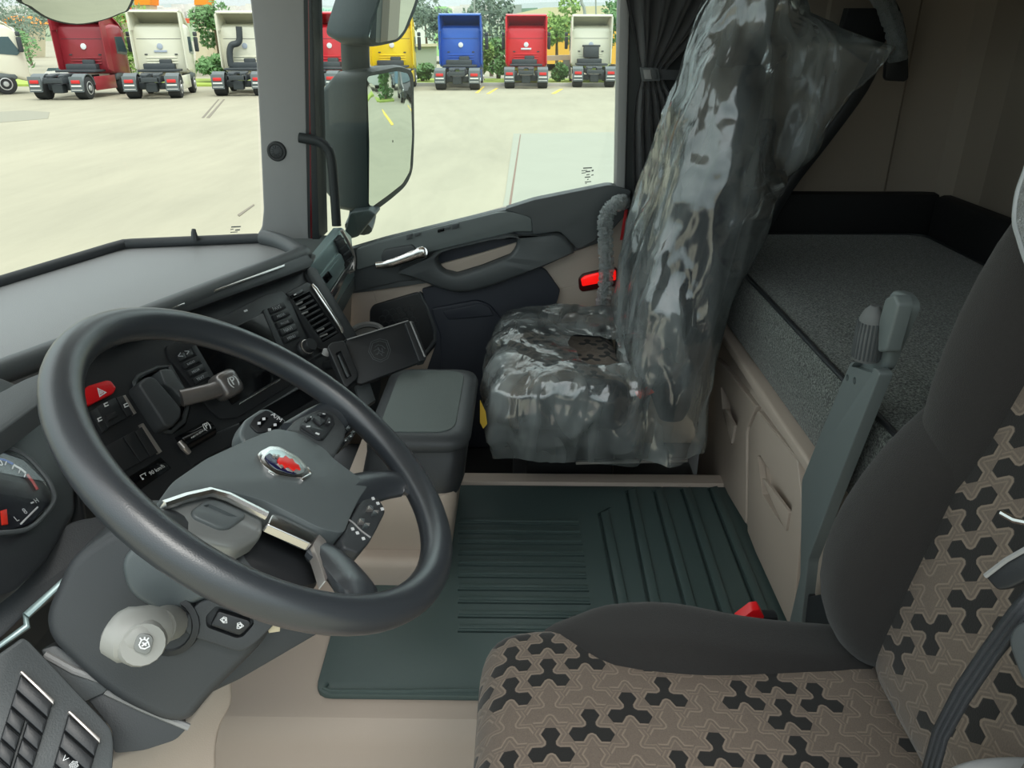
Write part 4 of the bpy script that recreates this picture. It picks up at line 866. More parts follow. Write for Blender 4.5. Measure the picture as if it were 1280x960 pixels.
# ================================================================== seat cloth: interlocking three-lobed motifs, some of them black
def pattern_mat(name, axes, s, base, black, line, off=(0, 0), prob=.40, mirror=1):
    m = bpy.data.materials.new(name); m.use_nodes = True; n = m.node_tree.nodes; l = m.node_tree.links; b = n['Principled BSDF']
    def N(op, *a):
        x = n.new('ShaderNodeMath'); x.operation = op
        for i, v in enumerate(a):
            if isinstance(v, (int, float)): x.inputs[i].default_value = v
            else: l.new(v, x.inputs[i])
        return x.outputs[0]
    t = n.new('ShaderNodeTexCoord'); sp = n.new('ShaderNodeSeparateXYZ'); l.new(t.outputs['Object'], sp.inputs[0])
    def ax(e, o):
        k = N('MULTIPLY', sp.outputs[e[0]], e[1])
        for q in e[2:]: k = N('ADD', k, N('MULTIPLY', sp.outputs[q[0]], q[1]))
        return N('ADD', k, o+50*s)
    p, q = ax(axes[0], off[0]), ax(axes[1], off[1])
    rx, ry = s, s*math.sqrt(3)
    def loc(v, r, sh): return N('SUBTRACT', N('FLOORED_MODULO', N('ADD', v, sh), r), r/2)
    ax_, ay_ = loc(p, rx, 0), loc(q, ry, 0); bx_, by_ = loc(p, rx, rx/2), loc(q, ry, ry/2)
    la = N('ADD', N('MULTIPLY', ax_, ax_), N('MULTIPLY', ay_, ay_)); lb = N('ADD', N('MULTIPLY', bx_, bx_), N('MULTIPLY', by_, by_))
    pick = N('LESS_THAN', la, lb); ip = N('SUBTRACT', 1, pick)
    gx = N('ADD', N('MULTIPLY', ax_, pick), N('MULTIPLY', bx_, ip)); gy = N('ADD', N('MULTIPLY', ay_, pick), N('MULTIPLY', by_, ip))
    cx, cy = N('SUBTRACT', p, gx), N('SUBTRACT', q, gy)
    f = None
    for k in range(3):
        c_, s_ = math.cos(k*2*math.pi/3), math.sin(k*2*math.pi/3)
        tt = N('ADD', N('MULTIPLY', gx, c_), N('MULTIPLY', gy, s_)); d = N('ABSOLUTE', N('SUBTRACT', N('MULTIPLY', gy, c_), N('MULTIPLY', gx, s_)))
        bar = N('MAXIMUM', N('SUBTRACT', d, .10*s), N('MULTIPLY', tt, -1))
        u = N('ABSOLUTE', N('SUBTRACT', tt, 0.335*s))
        # hexagonal lobe
        hx = N('MAXIMUM', N('SUBTRACT', N('ADD', N('MULTIPLY', u, .5), N('MULTIPLY', d, .866)), .175*s), N('SUBTRACT', u, .165*s))
        fk = N('MINIMUM', bar, hx); f = fk if f is None else N('MINIMUM', f, fk)
    cen_ = N('SUBTRACT', N('SQRT', N('ADD', N('MULTIPLY', gx, gx), N('MULTIPLY', gy, gy))), .13*s)
    f = N('MINIMUM', f, cen_)
    cb_ = n.new('ShaderNodeCombineXYZ'); l.new(N('ROUND', N('DIVIDE', cx, s/4)), cb_.inputs[0]); l.new(N('ROUND', N('DIVIDE', cy, s/4)), cb_.inputs[1])
    wn = n.new('ShaderNodeTexWhiteNoise'); wn.noise_dimensions = '2D'; l.new(cb_.outputs[0], wn.inputs['Vector'])
    inside = N('LESS_THAN', f, 0); isb = N('MULTIPLY', inside, N('LESS_THAN', wn.outputs['Value'], prob))
    edge = N('MAXIMUM', N('LESS_THAN', N('ABSOLUTE', N('SUBTRACT', f, .026*s)), .018*s), N('MULTIPLY', N('LESS_THAN', N('ABSOLUTE', N('SUBTRACT', f, .11*s)), .016*s), .6))
    z = n.new('ShaderNodeTexNoise'); z.inputs['Scale'].default_value = 500; l.new(t.outputs['Object'], z.inputs['Vector'])
    def mixc(fac, a, bb):
        x = n.new('ShaderNodeMix'); x.data_type = 'RGBA'; l.new(fac, x.inputs[0])
        for i, v in ((6, a), (7, bb)):
            if isinstance(v, tuple): x.inputs[i].default_value = (*lin(v), 1)
            else: l.new(v, x.inputs[i])
        return x.outputs[2]
    basec = mixc(z.outputs['Fac'], tuple(x*.88 for x in base), tuple(min(255, x*1.12) for x in base))
    col = mixc(edge, basec, line); col = mixc(isb, col, black); l.new(col, b.inputs['Base Color'])
    hgt = N('ADD', N('MULTIPLY', N('SMOOTH_MIN', N('MULTIPLY', N('ABSOLUTE', N('SUBTRACT', f, .03*s)), 12/s), .6, .2), .8), N('MULTIPLY', z.outputs['Fac'], .25))
    bp = n.new('ShaderNodeBump'); bp.inputs['Strength'].default_value = .6; bp.inputs['Distance'].default_value = .002; l.new(hgt, bp.inputs['Height']); l.new(bp.outputs[0], b.inputs['Normal'])
    b.inputs['Roughness'].default_value = .95; b.inputs['Sheen Weight'].default_value = .15; b.inputs['Specular IOR Level'].default_value = .2
    return m
PAT1 = pattern_mat('seat_pattern_cushion', ((0, 1), (1, 1)), .059, (101, 90, 81), (33, 32, 31), (124, 111, 99), prob=.62)
PAT2 = pattern_mat('seat_pattern_back', ((0, -.74, (2, -.88)), (0, -.575, (2, .485))), .064, (101, 90, 81), (33, 32, 31), (124, 111, 99), off=(.01, .02), prob=.52)
# ================================================================== driver seat
ds = thing('driver_seat', 'driver seat in brown cloth with black three-lobed motifs and dark bolsters', 'seat', (-.68, -.25, -.30))
# cushion pad
def cring(y, ztop, hx, cx=-.70, zb=.16, r=.05):
    h = (ztop-zb)/2
    return [V((cx+a, y, zb+h+b)) for a, b in rrect(hx, h, min(r, h*.9), 5)]
secs = [(.062, .270, .20), (.060, .300, .222), (.052, .325, .238), (.036, .345, .248), (.010, .357, .252), (-.05, .362, .255), (-.15, .360, .255), (-.25, .355, .255), (-.36, .350, .255), (-.46, .350, .255), (-.56, .352, .25)]
loft('cushion', [cring(y, z, hx) for y, z, hx in secs], PAT1, ds, sub=1)
# far side bolster: rises to a hump then dips to the backrest
def bring(y, ztop, w, cx): h = (ztop-.17)/2; return [V((cx+a, y, .17+h+b)) for a, b in rrect(w, h, min(.04, w*.95), 5)]
bs = [(-.02, .335, .012, -.462), (-.05, .358, .030, -.468), (-.09, .374, .046, -.476), (-.12, .388, .062, -.485), (-.20, .394, .066, -.488), (-.25, .388, .066, -.49), (-.30, .376, .064, -.49), (-.36, .366, .062, -.49), (-.44, .360, .060, -.49), (-.54, .358, .06, -.49)]
loft('side_bolster', [bring(*q) for q in bs], BOLS, ds, sub=1)
# base
slab('seat_pan', [V((-.94, .0, .10)), V((-.94, -.55, .10)), V((-.46, -.55, .10)), V((-.46, .0, .10))], (0, 0, 1), 0, .09, BLACK, ds, bev=.01)
box('pedestal', (-.70, -.28, -.1), (.36, .40, .42), FOOT, ds, bev=.02)
# backrest pad
def bk_c(z): t = (z-.34)/.95; return -.515-.17*t-.02*t*t
def pring(z, hx, cx, d0, d1, r=.04):
    y = bk_c(z); hh = (d0+d1)/2; c = (d0-d1)/2
    return [V((cx+a, y+c+b, z)) for a, b in rrect(hx, hh, min(r, hh*.9, hx*.9), 5)]
loft('backrest', [pring(z, hx, -.715, d, .07) for z, hx, d in [(.33, .19, .02), (.36, .195, .040), (.42, .20, .052), (.52, .20, .058), (.64, .20, .058), (.76, .20, .054), (.90, .20, .050), (1.05, .19, .048), (1.15, .18, .045), (1.24, .16, .03), (1.27, .12, .0)]], PAT2, ds, sub=1)
# far bolsters of the backrest
sil = [(.345, .04, .035), (.37, .075, .05), (.43, .115, .058), (.50, .135, .062), (.58, .135, .062), (.66, .115, .060), (.72, .09, .056), (.76, .055, .045)]
loft('lower_bolster', [pring(z, w, -.50, d, .09, .05) for z, d, w in sil], BOLS, ds, sub=1)
sil2 = [(.58, .05, .040), (.64, .075, .052), (.72, .095, .058), (.80, .105, .060), (.90, .105, .060), (.97, .095, .058), (1.04, .07, .055), (1.12, .05, .055), (1.18, .04, .052), (1.24, .03, .045), (1.27, .0, .03)]
loft('upper_bolster', [pring(z, w, -.515, d, .09, .05) for z, d, w in sil2], BOLS, ds, sub=1)
loft('near_bolster', [pring(z, w, -.905, d, .09, .05) for z, d, w in [(.33, .05, .03), (.40, .11, .055), (.50, .13, .06), (.62, .12, .06), (.80, .10, .06), (1.0, .08, .055), (1.25, .04, .05)]], SEATG, ds, sub=1)
# red belt buckle on a short stalk between cushion and bunk
bu = ps('belt_buckle', [(921, 778), (941, 763), (950, 762), (956, 772), (950, 782), (930, 792)], plX(-.385), -.02, .0, RED, ds, bev=.003, r=.003)
bm = bmesh.new(); bm_box(bm, (-.375, -.385, .20), (.022, .05, .22), .006); obj('buckle_stalk', bm, BLACK, ds)
# head cushion seen at the right border with its loose film edge
hr = thing('head_cover_film', 'clear film edge hanging over the driver seat shoulder', 'film', (-.6, -.70, .95))
edge_px = [(1296, 150), (1284, 205), (1272, 240), (1268, 275), (1274, 300), (1284, 330), (1300, 362)]
ep = Pl((-.5, -.515, .95), (0, 1, .17))
bm = bmesh.new(); A_ = [bm.verts.new(ep.p(*q)) for q in edge_px]; B_ = [bm.verts.new(ep.p(q[0]+45, q[1]+5, -.004)) for q in edge_px]
for i in range(len(A_)-1): bm.faces.new((A_[i], A_[i+1], B_[i+1], B_[i]))
obj('sheet', bm, FILM_T, hr)
tube('sheet_hem', spline([ep.p(*q) for q in edge_px], 4), .0025, mat('film_hem', (150, 154, 156), .4), hr, 6)
# seat belt down the near side
bl = thing('seat_belt', 'dark ribbed seat belt webbing running down beside the driver backrest', 'seat belt', (-.80, -.5, .4))
WPn = Pl((-.80, -.41, .5), (-.35, 1, .25))
wl = [(1300, 716), (1262, 762), (1230, 806), (1196, 856), (1168, 910), (1150, 975)]
wr = [(1312, 748), (1280, 784), (1246, 826), (1212, 876), (1184, 925), (1168, 985)]
rows_ = []
for i in range(7):
    t = i/6; rows_.append([WPn.p(a[0]+(b[0]-a[0])*t, a[1]+(b[1]-a[1])*t, .0045 if i in (1, 3, 5) else .0015) for a, b in zip(wl, wr)])
surf('webbing', rows_, WEB, bl, thick=.003)
ps('belt_tongue', [(1230, 720), (1268, 690), (1300, 684), (1300, 716), (1262, 735), (1246, 738)], WPn, .006, .014, BLACK, bl, bev=.004, r=.004, seg=3)
tube('tongue_edge', [WPn.p(*q, .015) for q in [(1232, 720), (1258, 700), (1290, 682)]], .0025, GREY_TRIM, bl, 6)
tube('tongue_bar', [WPn.p(*q, .02) for q in [(1252, 641), (1268, 650), (1300, 657)]], .003, CHROME, bl, 8)
ps('retractor_cap', [(1258, 800), (1268, 780), (1300, 770), (1300, 870), (1278, 855), (1268, 830)], WPn, .002, .016, DARK, bl, bev=.006, r=.01, seg=3)
sv = thing('sill_cover', 'pale grey plastic cover edge beside the driver seat base', 'panel', (-.9, -.4, .3))
SVp = Pl((-.93, -.36, .42), (-.5, .3, .8))
ps('shell', [(1180, 962), (1215, 948), (1262, 944), (1320, 946), (1320, 1010), (1180, 1010)], SVp, -.03, 0, GREY_TRIM, sv, bev=.01, r=.015, seg=4)
# ================================================================== passenger seat
PSD = mat('passenger_cloth', (34, 36, 42), .95, bump=.4, bscale=900, sheen=.1)
pg = thing('passenger_seat', 'dark passenger seat under clear plastic film', 'seat', (.64, -.25, -.18))
def cring2(y, ztop, hx, zb=.20): h = (ztop-zb)/2; return [V((.645+a, y, zb+h+b)) for a, b in rrect(hx, h, min(.045, h*.9), 5)]
loft('cushion', [cring2(y, z, hx) for y, z, hx in [(.055, .26, .20), (.05, .30, .215), (.03, .325, .225), (-.02, .338, .23), (-.12, .33, .23), (-.21, .325, .23), (-.285, .325, .225)]], PAT1, pg, sub=1)
for cx in (.432, .858):
    loft('side_bolster', [[V((cx+a, y, .22+(zt-.22)/2+b)) for a, b in rrect(.04, (zt-.22)/2, .035, 5)] for y, zt in [(.02, .31), (-.03, .335), (-.14, .36), (-.21, .355), (-.28, .35)]], PSD, pg, sub=1)
def pb(z): t = (max(z, .32)-.32)/.9; return -.40-.13*t
def pring2(z, hx, cx, d0, d1, r=.04): return [V((cx+a, pb(z)+(d0-d1)/2+b, z)) for a, b in rrect(hx, (d0+d1)/2, min(r, (d0+d1)*.45, hx*.9), 5)]
loft('backrest', [pring2(z, hx, .645, .038, .045) for z, hx in [(.17, .18), (.32, .20), (.45, .20), (.7, .195), (.95, .17), (1.05, .14), (1.10, .12)]], PSD, pg, sub=1)
for cx in (.49, .80):
    loft('back_bolster', [pring2(z, .04, cx, d, .06) for z, d in [(.34, .03), (.45, .07), (.6, .07), (.8, .065), (.94, .04)]], PSD, pg, sub=1)
loft('headrest', [pring2(z, hx, .645, .04, .035) for z, hx in [(1.07, .09), (1.11, .105), (1.18, .105), (1.23, .095), (1.255, .06)]], PSD, pg, sub=1)
ps('seat_shell', [(650, 545), (700, 522), (800, 508), (802, 545), (790, 568), (700, 578), (656, 578)], plX(.41), -.03, 0, BLACK, pg, bev=.008, r=.02)
box('pedestal', (.72, -.14, .02), (.24, .26, .36), FOOT, pg, bev=.02)
ps('slide_rail', [(720, 578), (860, 575), (860, 578), (720, 581)], plX(.46), -.01, 0, SILVER, pg, bev=.001)
box('slide_base', (.735, -.25, -.125), (.30, .56, .10), FOOT, pg, bev=.01)
tube('belt_webbing', [pX(x, y, .41) for x, y in [(868, 410), (848, 455), (800, 500), (770, 530)]], .010, WEB, pg, 8, flat=.2)
tube('shoulder_belt', spline([pX(x, y, .78) for x, y in [(948, 300), (985, 235), (1030, 176), (1078, 110), (1100, 60)]], 4), .016, BLACK, pg, 8, flat=.25)
ps('belt_buckle', [(795, 494), (814, 486), (818, 491), (800, 499)], plX(.425), 0, .02, mat('buckle_orange', (235, 70, 40), .5), pg, bev=.002)
# film thrown over the passenger seat
def seat_film_mat():
    m = bpy.data.materials.new('seat_film'); m.use_nodes = True; n = m.node_tree.nodes; l = m.node_tree.links; n.clear()
    o = n.new('ShaderNodeOutputMaterial'); tr = n.new('ShaderNodeBsdfTransparent'); tr.inputs[0].default_value = (.93, .955, .965, 1)
    gl = n.new('ShaderNodeBsdfGlossy'); gl.inputs['Roughness'].default_value = .13
    tl = n.new('ShaderNodeBsdfTranslucent'); tl.inputs[0].default_value = (.85, .93, .94, 1); df = n.new('ShaderNodeBsdfDiffuse'); df.inputs[0].default_value = (.85, .93, .94, 1)
    t = n.new('ShaderNodeTexCoord'); mp = n.new('ShaderNodeMapping'); mp.inputs['Rotation'].default_value = (R(12), 0, 0); mp.inputs['Scale'].default_value = (1, 1.0, .28)
    l.new(t.outputs['Object'], mp.inputs[0])
    z = n.new('ShaderNodeTexNoise'); z.inputs['Scale'].default_value = 9; z.inputs['Detail'].default_value = 2.5; z.inputs['Distortion'].default_value = .8; z.inputs['Roughness'].default_value = .45
    l.new(mp.outputs[0], z.inputs['Vector'])
    va = n.new('ShaderNodeVectorMath'); va.operation = 'MULTIPLY_ADD'; va.inputs[1].default_value = (.10, .10, .10); l.new(z.outputs['Color'], va.inputs[0]); l.new(mp.outputs[0], va.inputs[2])
    v = n.new('ShaderNodeTexVoronoi'); v.feature = 'F1'; v.inputs['Scale'].default_value = 9; l.new(va.outputs[0], v.inputs['Vector'])
    v2 = n.new('ShaderNodeTexVoronoi'); v2.feature = 'F1'; v2.inputs['Scale'].default_value = 30; l.new(va.outputs[0], v2.inputs['Vector'])
    a1 = n.new('ShaderNodeMath'); a1.operation = 'MULTIPLY_ADD'; a1.inputs[1].default_value = .7; l.new(v.outputs['Distance'], a1.inputs[0]); l.new(z.outputs['Fac'], a1.inputs[2])
    a2 = n.new('ShaderNodeMath'); a2.operation = 'MULTIPLY_ADD'; a2.inputs[1].default_value = .16; l.new(v2.outputs['Distance'], a2.inputs[0]); l.new(a1.outputs[0], a2.inputs[2])
    b = n.new('ShaderNodeBump'); b.inputs['Strength'].default_value = .8; b.inputs['Distance'].default_value = .016; l.new(a2.outputs[0], b.inputs['Height'])
    for s_ in (gl, tl, df): l.new(b.outputs[0], s_.inputs['Normal'])
    # soft white where the film is doubled or creased
    r_ = n.new('ShaderNodeMapRange'); r_.inputs[1].default_value = .42; r_.inputs[2].default_value = .72; r_.inputs[3].default_value = .10; r_.inputs[4].default_value = .48; l.new(z.outputs['Fac'], r_.inputs[0])
    x0 = n.new('ShaderNodeMixShader'); x0.inputs[0].default_value = .5; l.new(df.outputs[0], x0.inputs[1]); l.new(tl.outputs[0], x0.inputs[2])
    x1 = n.new('ShaderNodeMixShader'); l.new(r_.outputs[0], x1.inputs[0]); l.new(tr.outputs[0], x1.inputs[1]); l.new(x0.outputs[0], x1.inputs[2])
    fr = n.new('ShaderNodeFresnel'); fr.inputs[0].default_value = 1.6; l.new(b.outputs[0], fr.inputs['Normal'])
    k = n.new('ShaderNodeMath'); k.operation = 'MULTIPLY_ADD'; k.inputs[1].default_value = .75; k.inputs[2].default_value = .09; k.use_clamp = True; l.new(fr.outputs[0], k.inputs[0])
    x2 = n.new('ShaderNodeMixShader'); l.new(k.outputs[0], x2.inputs[0]); l.new(x1.outputs[0], x2.inputs[1]); l.new(gl.outputs[0], x2.inputs[2]); l.new(x2.outputs[0], o.inputs[0])
    return m
FILM = seat_film_mat()
fl = thing('seat_film', 'clear crumpled plastic film draped over the passenger seat', 'plastic film', (.64, -.25, .1))
def crump(p, k=1.0):
    # long drapes that hang along the seat plus sharp small creases
    q = V((p.x, p.y, p.z*.30)); a = noise.noise(q*11+V((0, 0, 2)))*.040
    q2 = V((p.x, p.y+p.z*.25, p.z*.5)); a += (.5-abs(noise.noise(q2*16+V((3, 1, 7)))))*.024
    a += (.4-abs(noise.noise(p*30)))*.006
    return a*k
def film_rings(rings, name, k=1.0, cap=False):
    res = []
    for r_ in rings:
        c = sum(r_, V())/len(r_); row = []
        for p in r_:
            d = (p-c); d.z = 0; d = d.normalized() if d.length > 1e-6 else V((0, 0, 0)); row.append(p+d*max(.001, crump(p, k)*.8+.008)+V((0, 0, max(0, crump(p+V((5, 5, 5)), k*.35)))))
        res.append(row)
    return loft(name, res, FILM, fl, cap=cap, sharp=180)
def dens(r_, m):
    """resample closed outline to m points"""
    n = len(r_); L_ = [0]
    for i in range(n): L_.append(L_[-1]+(r_[(i+1) % n]-r_[i]).length)
    res = []
    for k in range(m):
        s = L_[-1]*k/m; i = 0
        while L_[i+1] < s: i += 1
        res.append(r_[i].lerp(r_[(i+1) % n], (s-L_[i])/max(1e-9, L_[i+1]-L_[i])))
    return res
def lay(tab, z):
    for a, b in zip(tab, tab[1:]):
        if z <= b[0]:
            t = (z-a[0])/(b[0]-a[0]); return [a[i]+(b[i]-a[i])*t for i in range(len(a))]
    return list(tab[-1])
# backrest bag: (z, front y, back y, near x, far x); widens at the top into the loose wing over the bunk
tab = [(.145, -.30, -.465, .375, .88), (.36, -.298, -.475, .36, .90), (.42, -.275, -.485, .37, .91), (.55, -.285, -.505, .38, .90), (.68, -.31, -.535, .40, .88), (.78, -.335, -.58, .41, .87), (.85, -.35, -.66, .42, .865), (.98, -.375, -.755, .44, .85), (1.08, -.405, -.805, .46, .84), (1.125, -.42, -.825, .48, .82), (1.16, -.43, -.74, .50, .80), (1.20, -.44, -.65, .51, .78), (1.24, -.45, -.60, .52, .77), (1.28, -.46, -.58, .53, .76)]
rings = []
for i in range(110):
    z = .145+i*(1.27-.145)/109; _, f_, b_, n_, x_ = lay(tab, z)
    wing = max(0, (-.60-b_)); mid = (n_+x_)/2
    base_ = [V((n_, (f_+max(b_, -.60))/2, z)), V((n_+.02, f_-.04, z)), V((n_+.07, f_, z)), V((x_-.07, f_, z)), V((x_-.02, f_-.04, z)), V((x_, (f_+max(b_, -.60))/2, z))]
    wing = max(0, -.56-b_); bt_ = min(1, wing/.12); bt_ = bt_*bt_*(3-2*bt_)
    wa_ = [V((mid+.06, -.56-wing*.35, z)), V((mid+.012, b_, z)), V((mid-.012, b_, z)), V((mid-.08, -.56-wing*.35, z))]
    wb_ = [V((x_-.06, b_, z)), V((mid+.05, b_, z)), V((mid-.05, b_, z)), V((n_+.06, b_, z))]
    base_ += [q.lerp(p, bt_) for p, q in zip(wa_, wb_)]
    rings.append(dens(spline(base_, 5, True), 150))
film_rings(rings, 'back_film', 1.0)
# cushion bag with the torn opening on top
tab2 = [(.145, .07, -.295, .385, .88), (.20, .08, -.30, .365, .92), (.28, .085, -.302, .355, .93), (.345, .07, -.302, .36, .925), (.385, .045, -.30, .385, .90), (.40, .0, -.295, .43, .86)]
rings = []
for i in range(34):
    z = .145+i*(.40-.145)/33; _, f_, b_, n_, x_ = lay(tab2, z)
    base_ = [V((n_, (f_+b_)/2, z)), V((n_, f_-.08, z)), V((n_+.07, f_, z)), V((x_-.07, f_, z)), V((x_, f_-.08, z)), V((x_, (f_+b_)/2, z)), V((x_, b_+.06, z)), V((x_-.06, b_, z)), V((n_+.06, b_, z)), V((n_, b_+.06, z))]
    rings.append(dens(spline(base_, 5, True), 170))
last = rings[-1]; hole = V((.58, -.235, .372))
for i in range(14):
    t = (i+1)/14*.72
    rings.append([p.lerp(V((hole.x+(p.x-hole.x)*.12, hole.y+(p.y-hole.y)*.12, .368)), t)+V((0, 0, -.012*t)) for p in last])
film_rings(rings, 'cushion_film', 1.2)
# ================================================================== small dark handle hanging over the bunk, film on it
ch = thing('hanging_handle', 'dark strap handle in loose film hanging beside the upper bunk', 'handle', pX(1122, 100, .915))
tube('strap', spline([pX(x, y, .915) for x, y in [(1090, -62), (1100, -20), (1118, 14), (1126, 44), (1127, 70)]], 5), .013, BLACK, ch, 10)
tube('film_wrap', spline([pX(x, y, .915) for x, y in [(1090, -20), (1110, 14), (1120, 44), (1122, 76)]], 8), .024, FILM_T, ch, 14, wob=.15)
ps('grip', [(1110, 62), (1136, 62), (1136, 98), (1132, 102), (1110, 101), (1107, 97)], plX(.915), -.02, .0, BLACK, ch, bev=.006, r=.005)
# ================================================================== passenger mirrors outside the door
mh = thing('side_mirror', 'tall black truck wing mirror outside the passenger window', 'mirror', pX(440, 290, 1.20))
MC = pX(468, 178, 1.30)
fn = V((-.60, -.80, -.057)).normalized()          # glass looks back past the driver
FX = Pl(pX(488, 175, 1.30), fn)
def bag(name, outer, pl, depth, m, par, lipm):
    P0 = rnd([pl.p(*q) for q in outer], .03, 5); c = sum(P0, V())/len(P0); bk = V((.35, .93, 0)).normalized()
    rings = [[p for p in P0], [c+(p-c)*1.03+bk*.02 for p in P0], [c+(p-c)*1.0+bk*depth*.6 for p in P0], [c+(p-c)*.8+bk*depth*.93 for p in P0], [c+(p-c)*.5+bk*depth for p in P0]]
    return loft(name, rings, m, par, cap=True, sharp=60)
g1 = [(458, 92), (500, 83), (514, 88), (517, 96), (518, 170), (516, 214), (508, 232), (490, 248), (466, 266), (460, 262), (458, 180)]
bag('housing', g1, FX, .20, MIRH, mh, BLACK)
ps('glass_backing', [(461, 96), (498, 89), (512, 92), (514.5, 100), (515.5, 170), (513, 214), (504, 230), (488, 243), (467, 259), (463, 256), (462, 180)], FX, .001, .002, BLACK, mh, bev=0, r=.012)
def dome(name, px, pl, sag, m, par, h):
    P0 = rnd([pl.p(*q, h) for q in px], .012, 5); c = sum(P0, V())/len(P0); rm = max((p-c).length for p in P0)
    rings = [[c+(p-c)*k-pl.n*(sag*((p-c).length*k/rm)**2) for p in P0] for k in (1, .85, .7, .55, .4, .25, .1, .02)]
    bm = bmesh.new(); bm_loft(bm, rings, cap=False); me_o = obj(name, bm, m, par, sharp=180); return me_o
dome('mirror_glass', [(461, 96), (498, 89), (512, 92), (514.5, 100), (515.5, 170), (513, 214), (504, 230), (488, 243), (467, 259), (463, 256), (462, 180)], FX, .0075, MIRF, mh, .012)
g2 = [(458, 50), (462, 30), (482, -30), (520, -60), (530, -20), (520, 10), (508, 40), (498, 52), (470, 58)]
FX2 = Pl(pX(490, 30, 1.28), V((-.66, -.72, -.10)))
bag('upper_housing', g2, FX2, .18, MIRH, mh, BLACK)
ps('upper_glass', [(461, 48), (465, 32), (484, -26), (519, -54), (526, -20), (516, 10), (505, 38), (496, 49), (472, 54)], FX2, .001, .006, MIRF, mh, bev=0, r=.010)
tube('arm', spline([pX(x, y, X) for x, y, X in [(470, -60, 1.36), (449, 10, 1.34), (444, 60, 1.33), (448, 120, 1.34), (452, 200, 1.32), (454, 262, 1.28), (448, 285, 1.20)]], 5), .046, MIRH, mh, 14, flat=.6, upv=(1, 0, 0))
ps('foot', [(430, 292), (437, 266), (461, 262), (470, 268), (448, 296), (434, 300)], plX(1.16), -.10, .0, MIRH, mh, bev=.012, r=.01, seg=3)
# grab bar between the windscreen pillar and the dashboard end
gb = thing('grab_bar', 'dark tubular grab bar from the windscreen pillar down to the dashboard end', 'grab bar', pX(420, 285, 1.0))
tube('bar', spline([pX(x, y, .99) for x, y in [(374, 172), (386, 174), (398, 177), (408, 184), (414, 198), (418, 240), (420.5, 278), (420.8, 281)]], 5), .0145, RUBBER, gb, 12)
# front view mirror hanging before the windscreen
fmr = thing('front_view_mirror', 'rounded front view mirror hanging outside the top of the windscreen', 'mirror', pY(95, 20, 1.62))
FM = Pl(pY(95, 0, 1.62), (-.35, -.80, -.48))
o_ = [(20, -5), (34, 8), (60, 24), (95, 31), (128, 26), (152, 17), (163, 10), (168, -20), (120, -60), (40, -60)]
P0 = spline([FM.p(*q) for q in o_], 4, True); c = sum(P0, V())/len(P0); up_ = V((.25, .62, .74))
loft('housing', [P0, [c+(p-c)*1.02+up_*.02 for p in P0], [c+(p-c)*.85+up_*.10 for p in P0], [c+(p-c)*.5+up_*.15 for p in P0]], MIRH, fmr, sharp=60)
bm = bmesh.new(); rr = [[c+(p-c)*k-up_*(.022*(1-k*k)) for p in P0] for k in (.93, .75, .5, .2)]; bm_loft(bm, rr, cap=True); obj('glass', bm, MIRF, fmr, sharp=80)
tube('arm', [c+up_*.12, c+up_*.12+V((-.05, -.05, .25)), c+V((-.1, -.15, .6))], .02, MIRH, fmr, 10)

# ================================================================== the yard outside
GZ = -1.60
def gmat():
    m = bpy.data.materials.new('yard_concrete'); m.use_nodes = True; n = m.node_tree.nodes; l = m.node_tree.links; b = n['Principled BSDF']
    t = n.new('ShaderNodeTexCoord'); z = n.new('ShaderNodeTexNoise'); z.inputs['Scale'].default_value = .12; z.inputs['Detail'].default_value = 6
    z2 = n.new('ShaderNodeTexNoise'); z2.inputs['Scale'].default_value = .6; z2.inputs['Detail'].default_value = 8; z2.inputs['Roughness'].default_value = .7
    mp = n.new('ShaderNodeMapping'); mp.inputs['Scale'].default_value = (.35, 1.6, 1); l.new(t.outputs['Object'], mp.inputs[0]); l.new(mp.outputs[0], z2.inputs['Vector']); l.new(t.outputs['Object'], z.inputs['Vector'])
    a = n.new('ShaderNodeMath'); a.operation = 'MULTIPLY_ADD'; a.inputs[1].default_value = .5; l.new(z.outputs['Fac'], a.inputs[0])
    h = n.new('ShaderNodeMath'); h.operation = 'MULTIPLY'; h.inputs[1].default_value = .5; l.new(z2.outputs['Fac'], h.inputs[0]); l.new(h.outputs[0], a.inputs[2])
    r_ = n.new('ShaderNodeValToRGB'); r_.color_ramp.elements[0].position = .35; r_.color_ramp.elements[1].position = .62
    r_.color_ramp.elements[0].color = (*lin((143, 140, 122)), 1); r_.color_ramp.elements[1].color = (*lin((159, 155, 135)), 1)
    l.new(a.outputs[0], r_.inputs[0]); l.new(r_.outputs[0], b.inputs['Base Color']); b.inputs['Roughness'].default_value = .9; return m
bm = bmesh.new()
bmesh.ops.create_grid(bm, x_segments=2, y_segments=2, size=4000, matrix=Matrix.Translation((2500, 0, GZ)))
st(obj('ground', bm, gmat()))
gp = plZ(GZ)
st(ps('ground_slab', [(642, 167), (900, 163), (900, 330), (615, 330), (632, 240)], gp, -.05, .012, mat('grey_concrete', (146, 149, 136), .9, var=.05, vscale=1.2), bev=0))
st(ps('slab_joint', [(650, 168), (651.2, 168), (638, 262), (635, 262)], gp, -.05, .016, mat('joint_brown', (120, 100, 88), .9), bev=0))
st(ps('ground_strip', [(-200, 150), (30, 138), (62, 140), (60, 148), (-200, 170)], gp, -.05, .010, mat('strip_concrete', (138, 137, 122), .9), bev=0))
TYM = mat('tyre_mark', (118, 112, 100), .9)
for i, q in enumerate([[(258, 147), (262, 147), (281, 124), (279, 124)], [(252, 147), (255, 147), (274, 124), (272.5, 124)], [(297, 268), (299, 270), (318, 256), (317, 255)]]):
    o = ps('tyre_mark', q, gp, -.02, .011, TYM, None, bev=0); tag(o, None, None, kind='structure')
GRASS = mat('grass_green', (150, 170, 78), .9, var=.3, vscale=2.5)
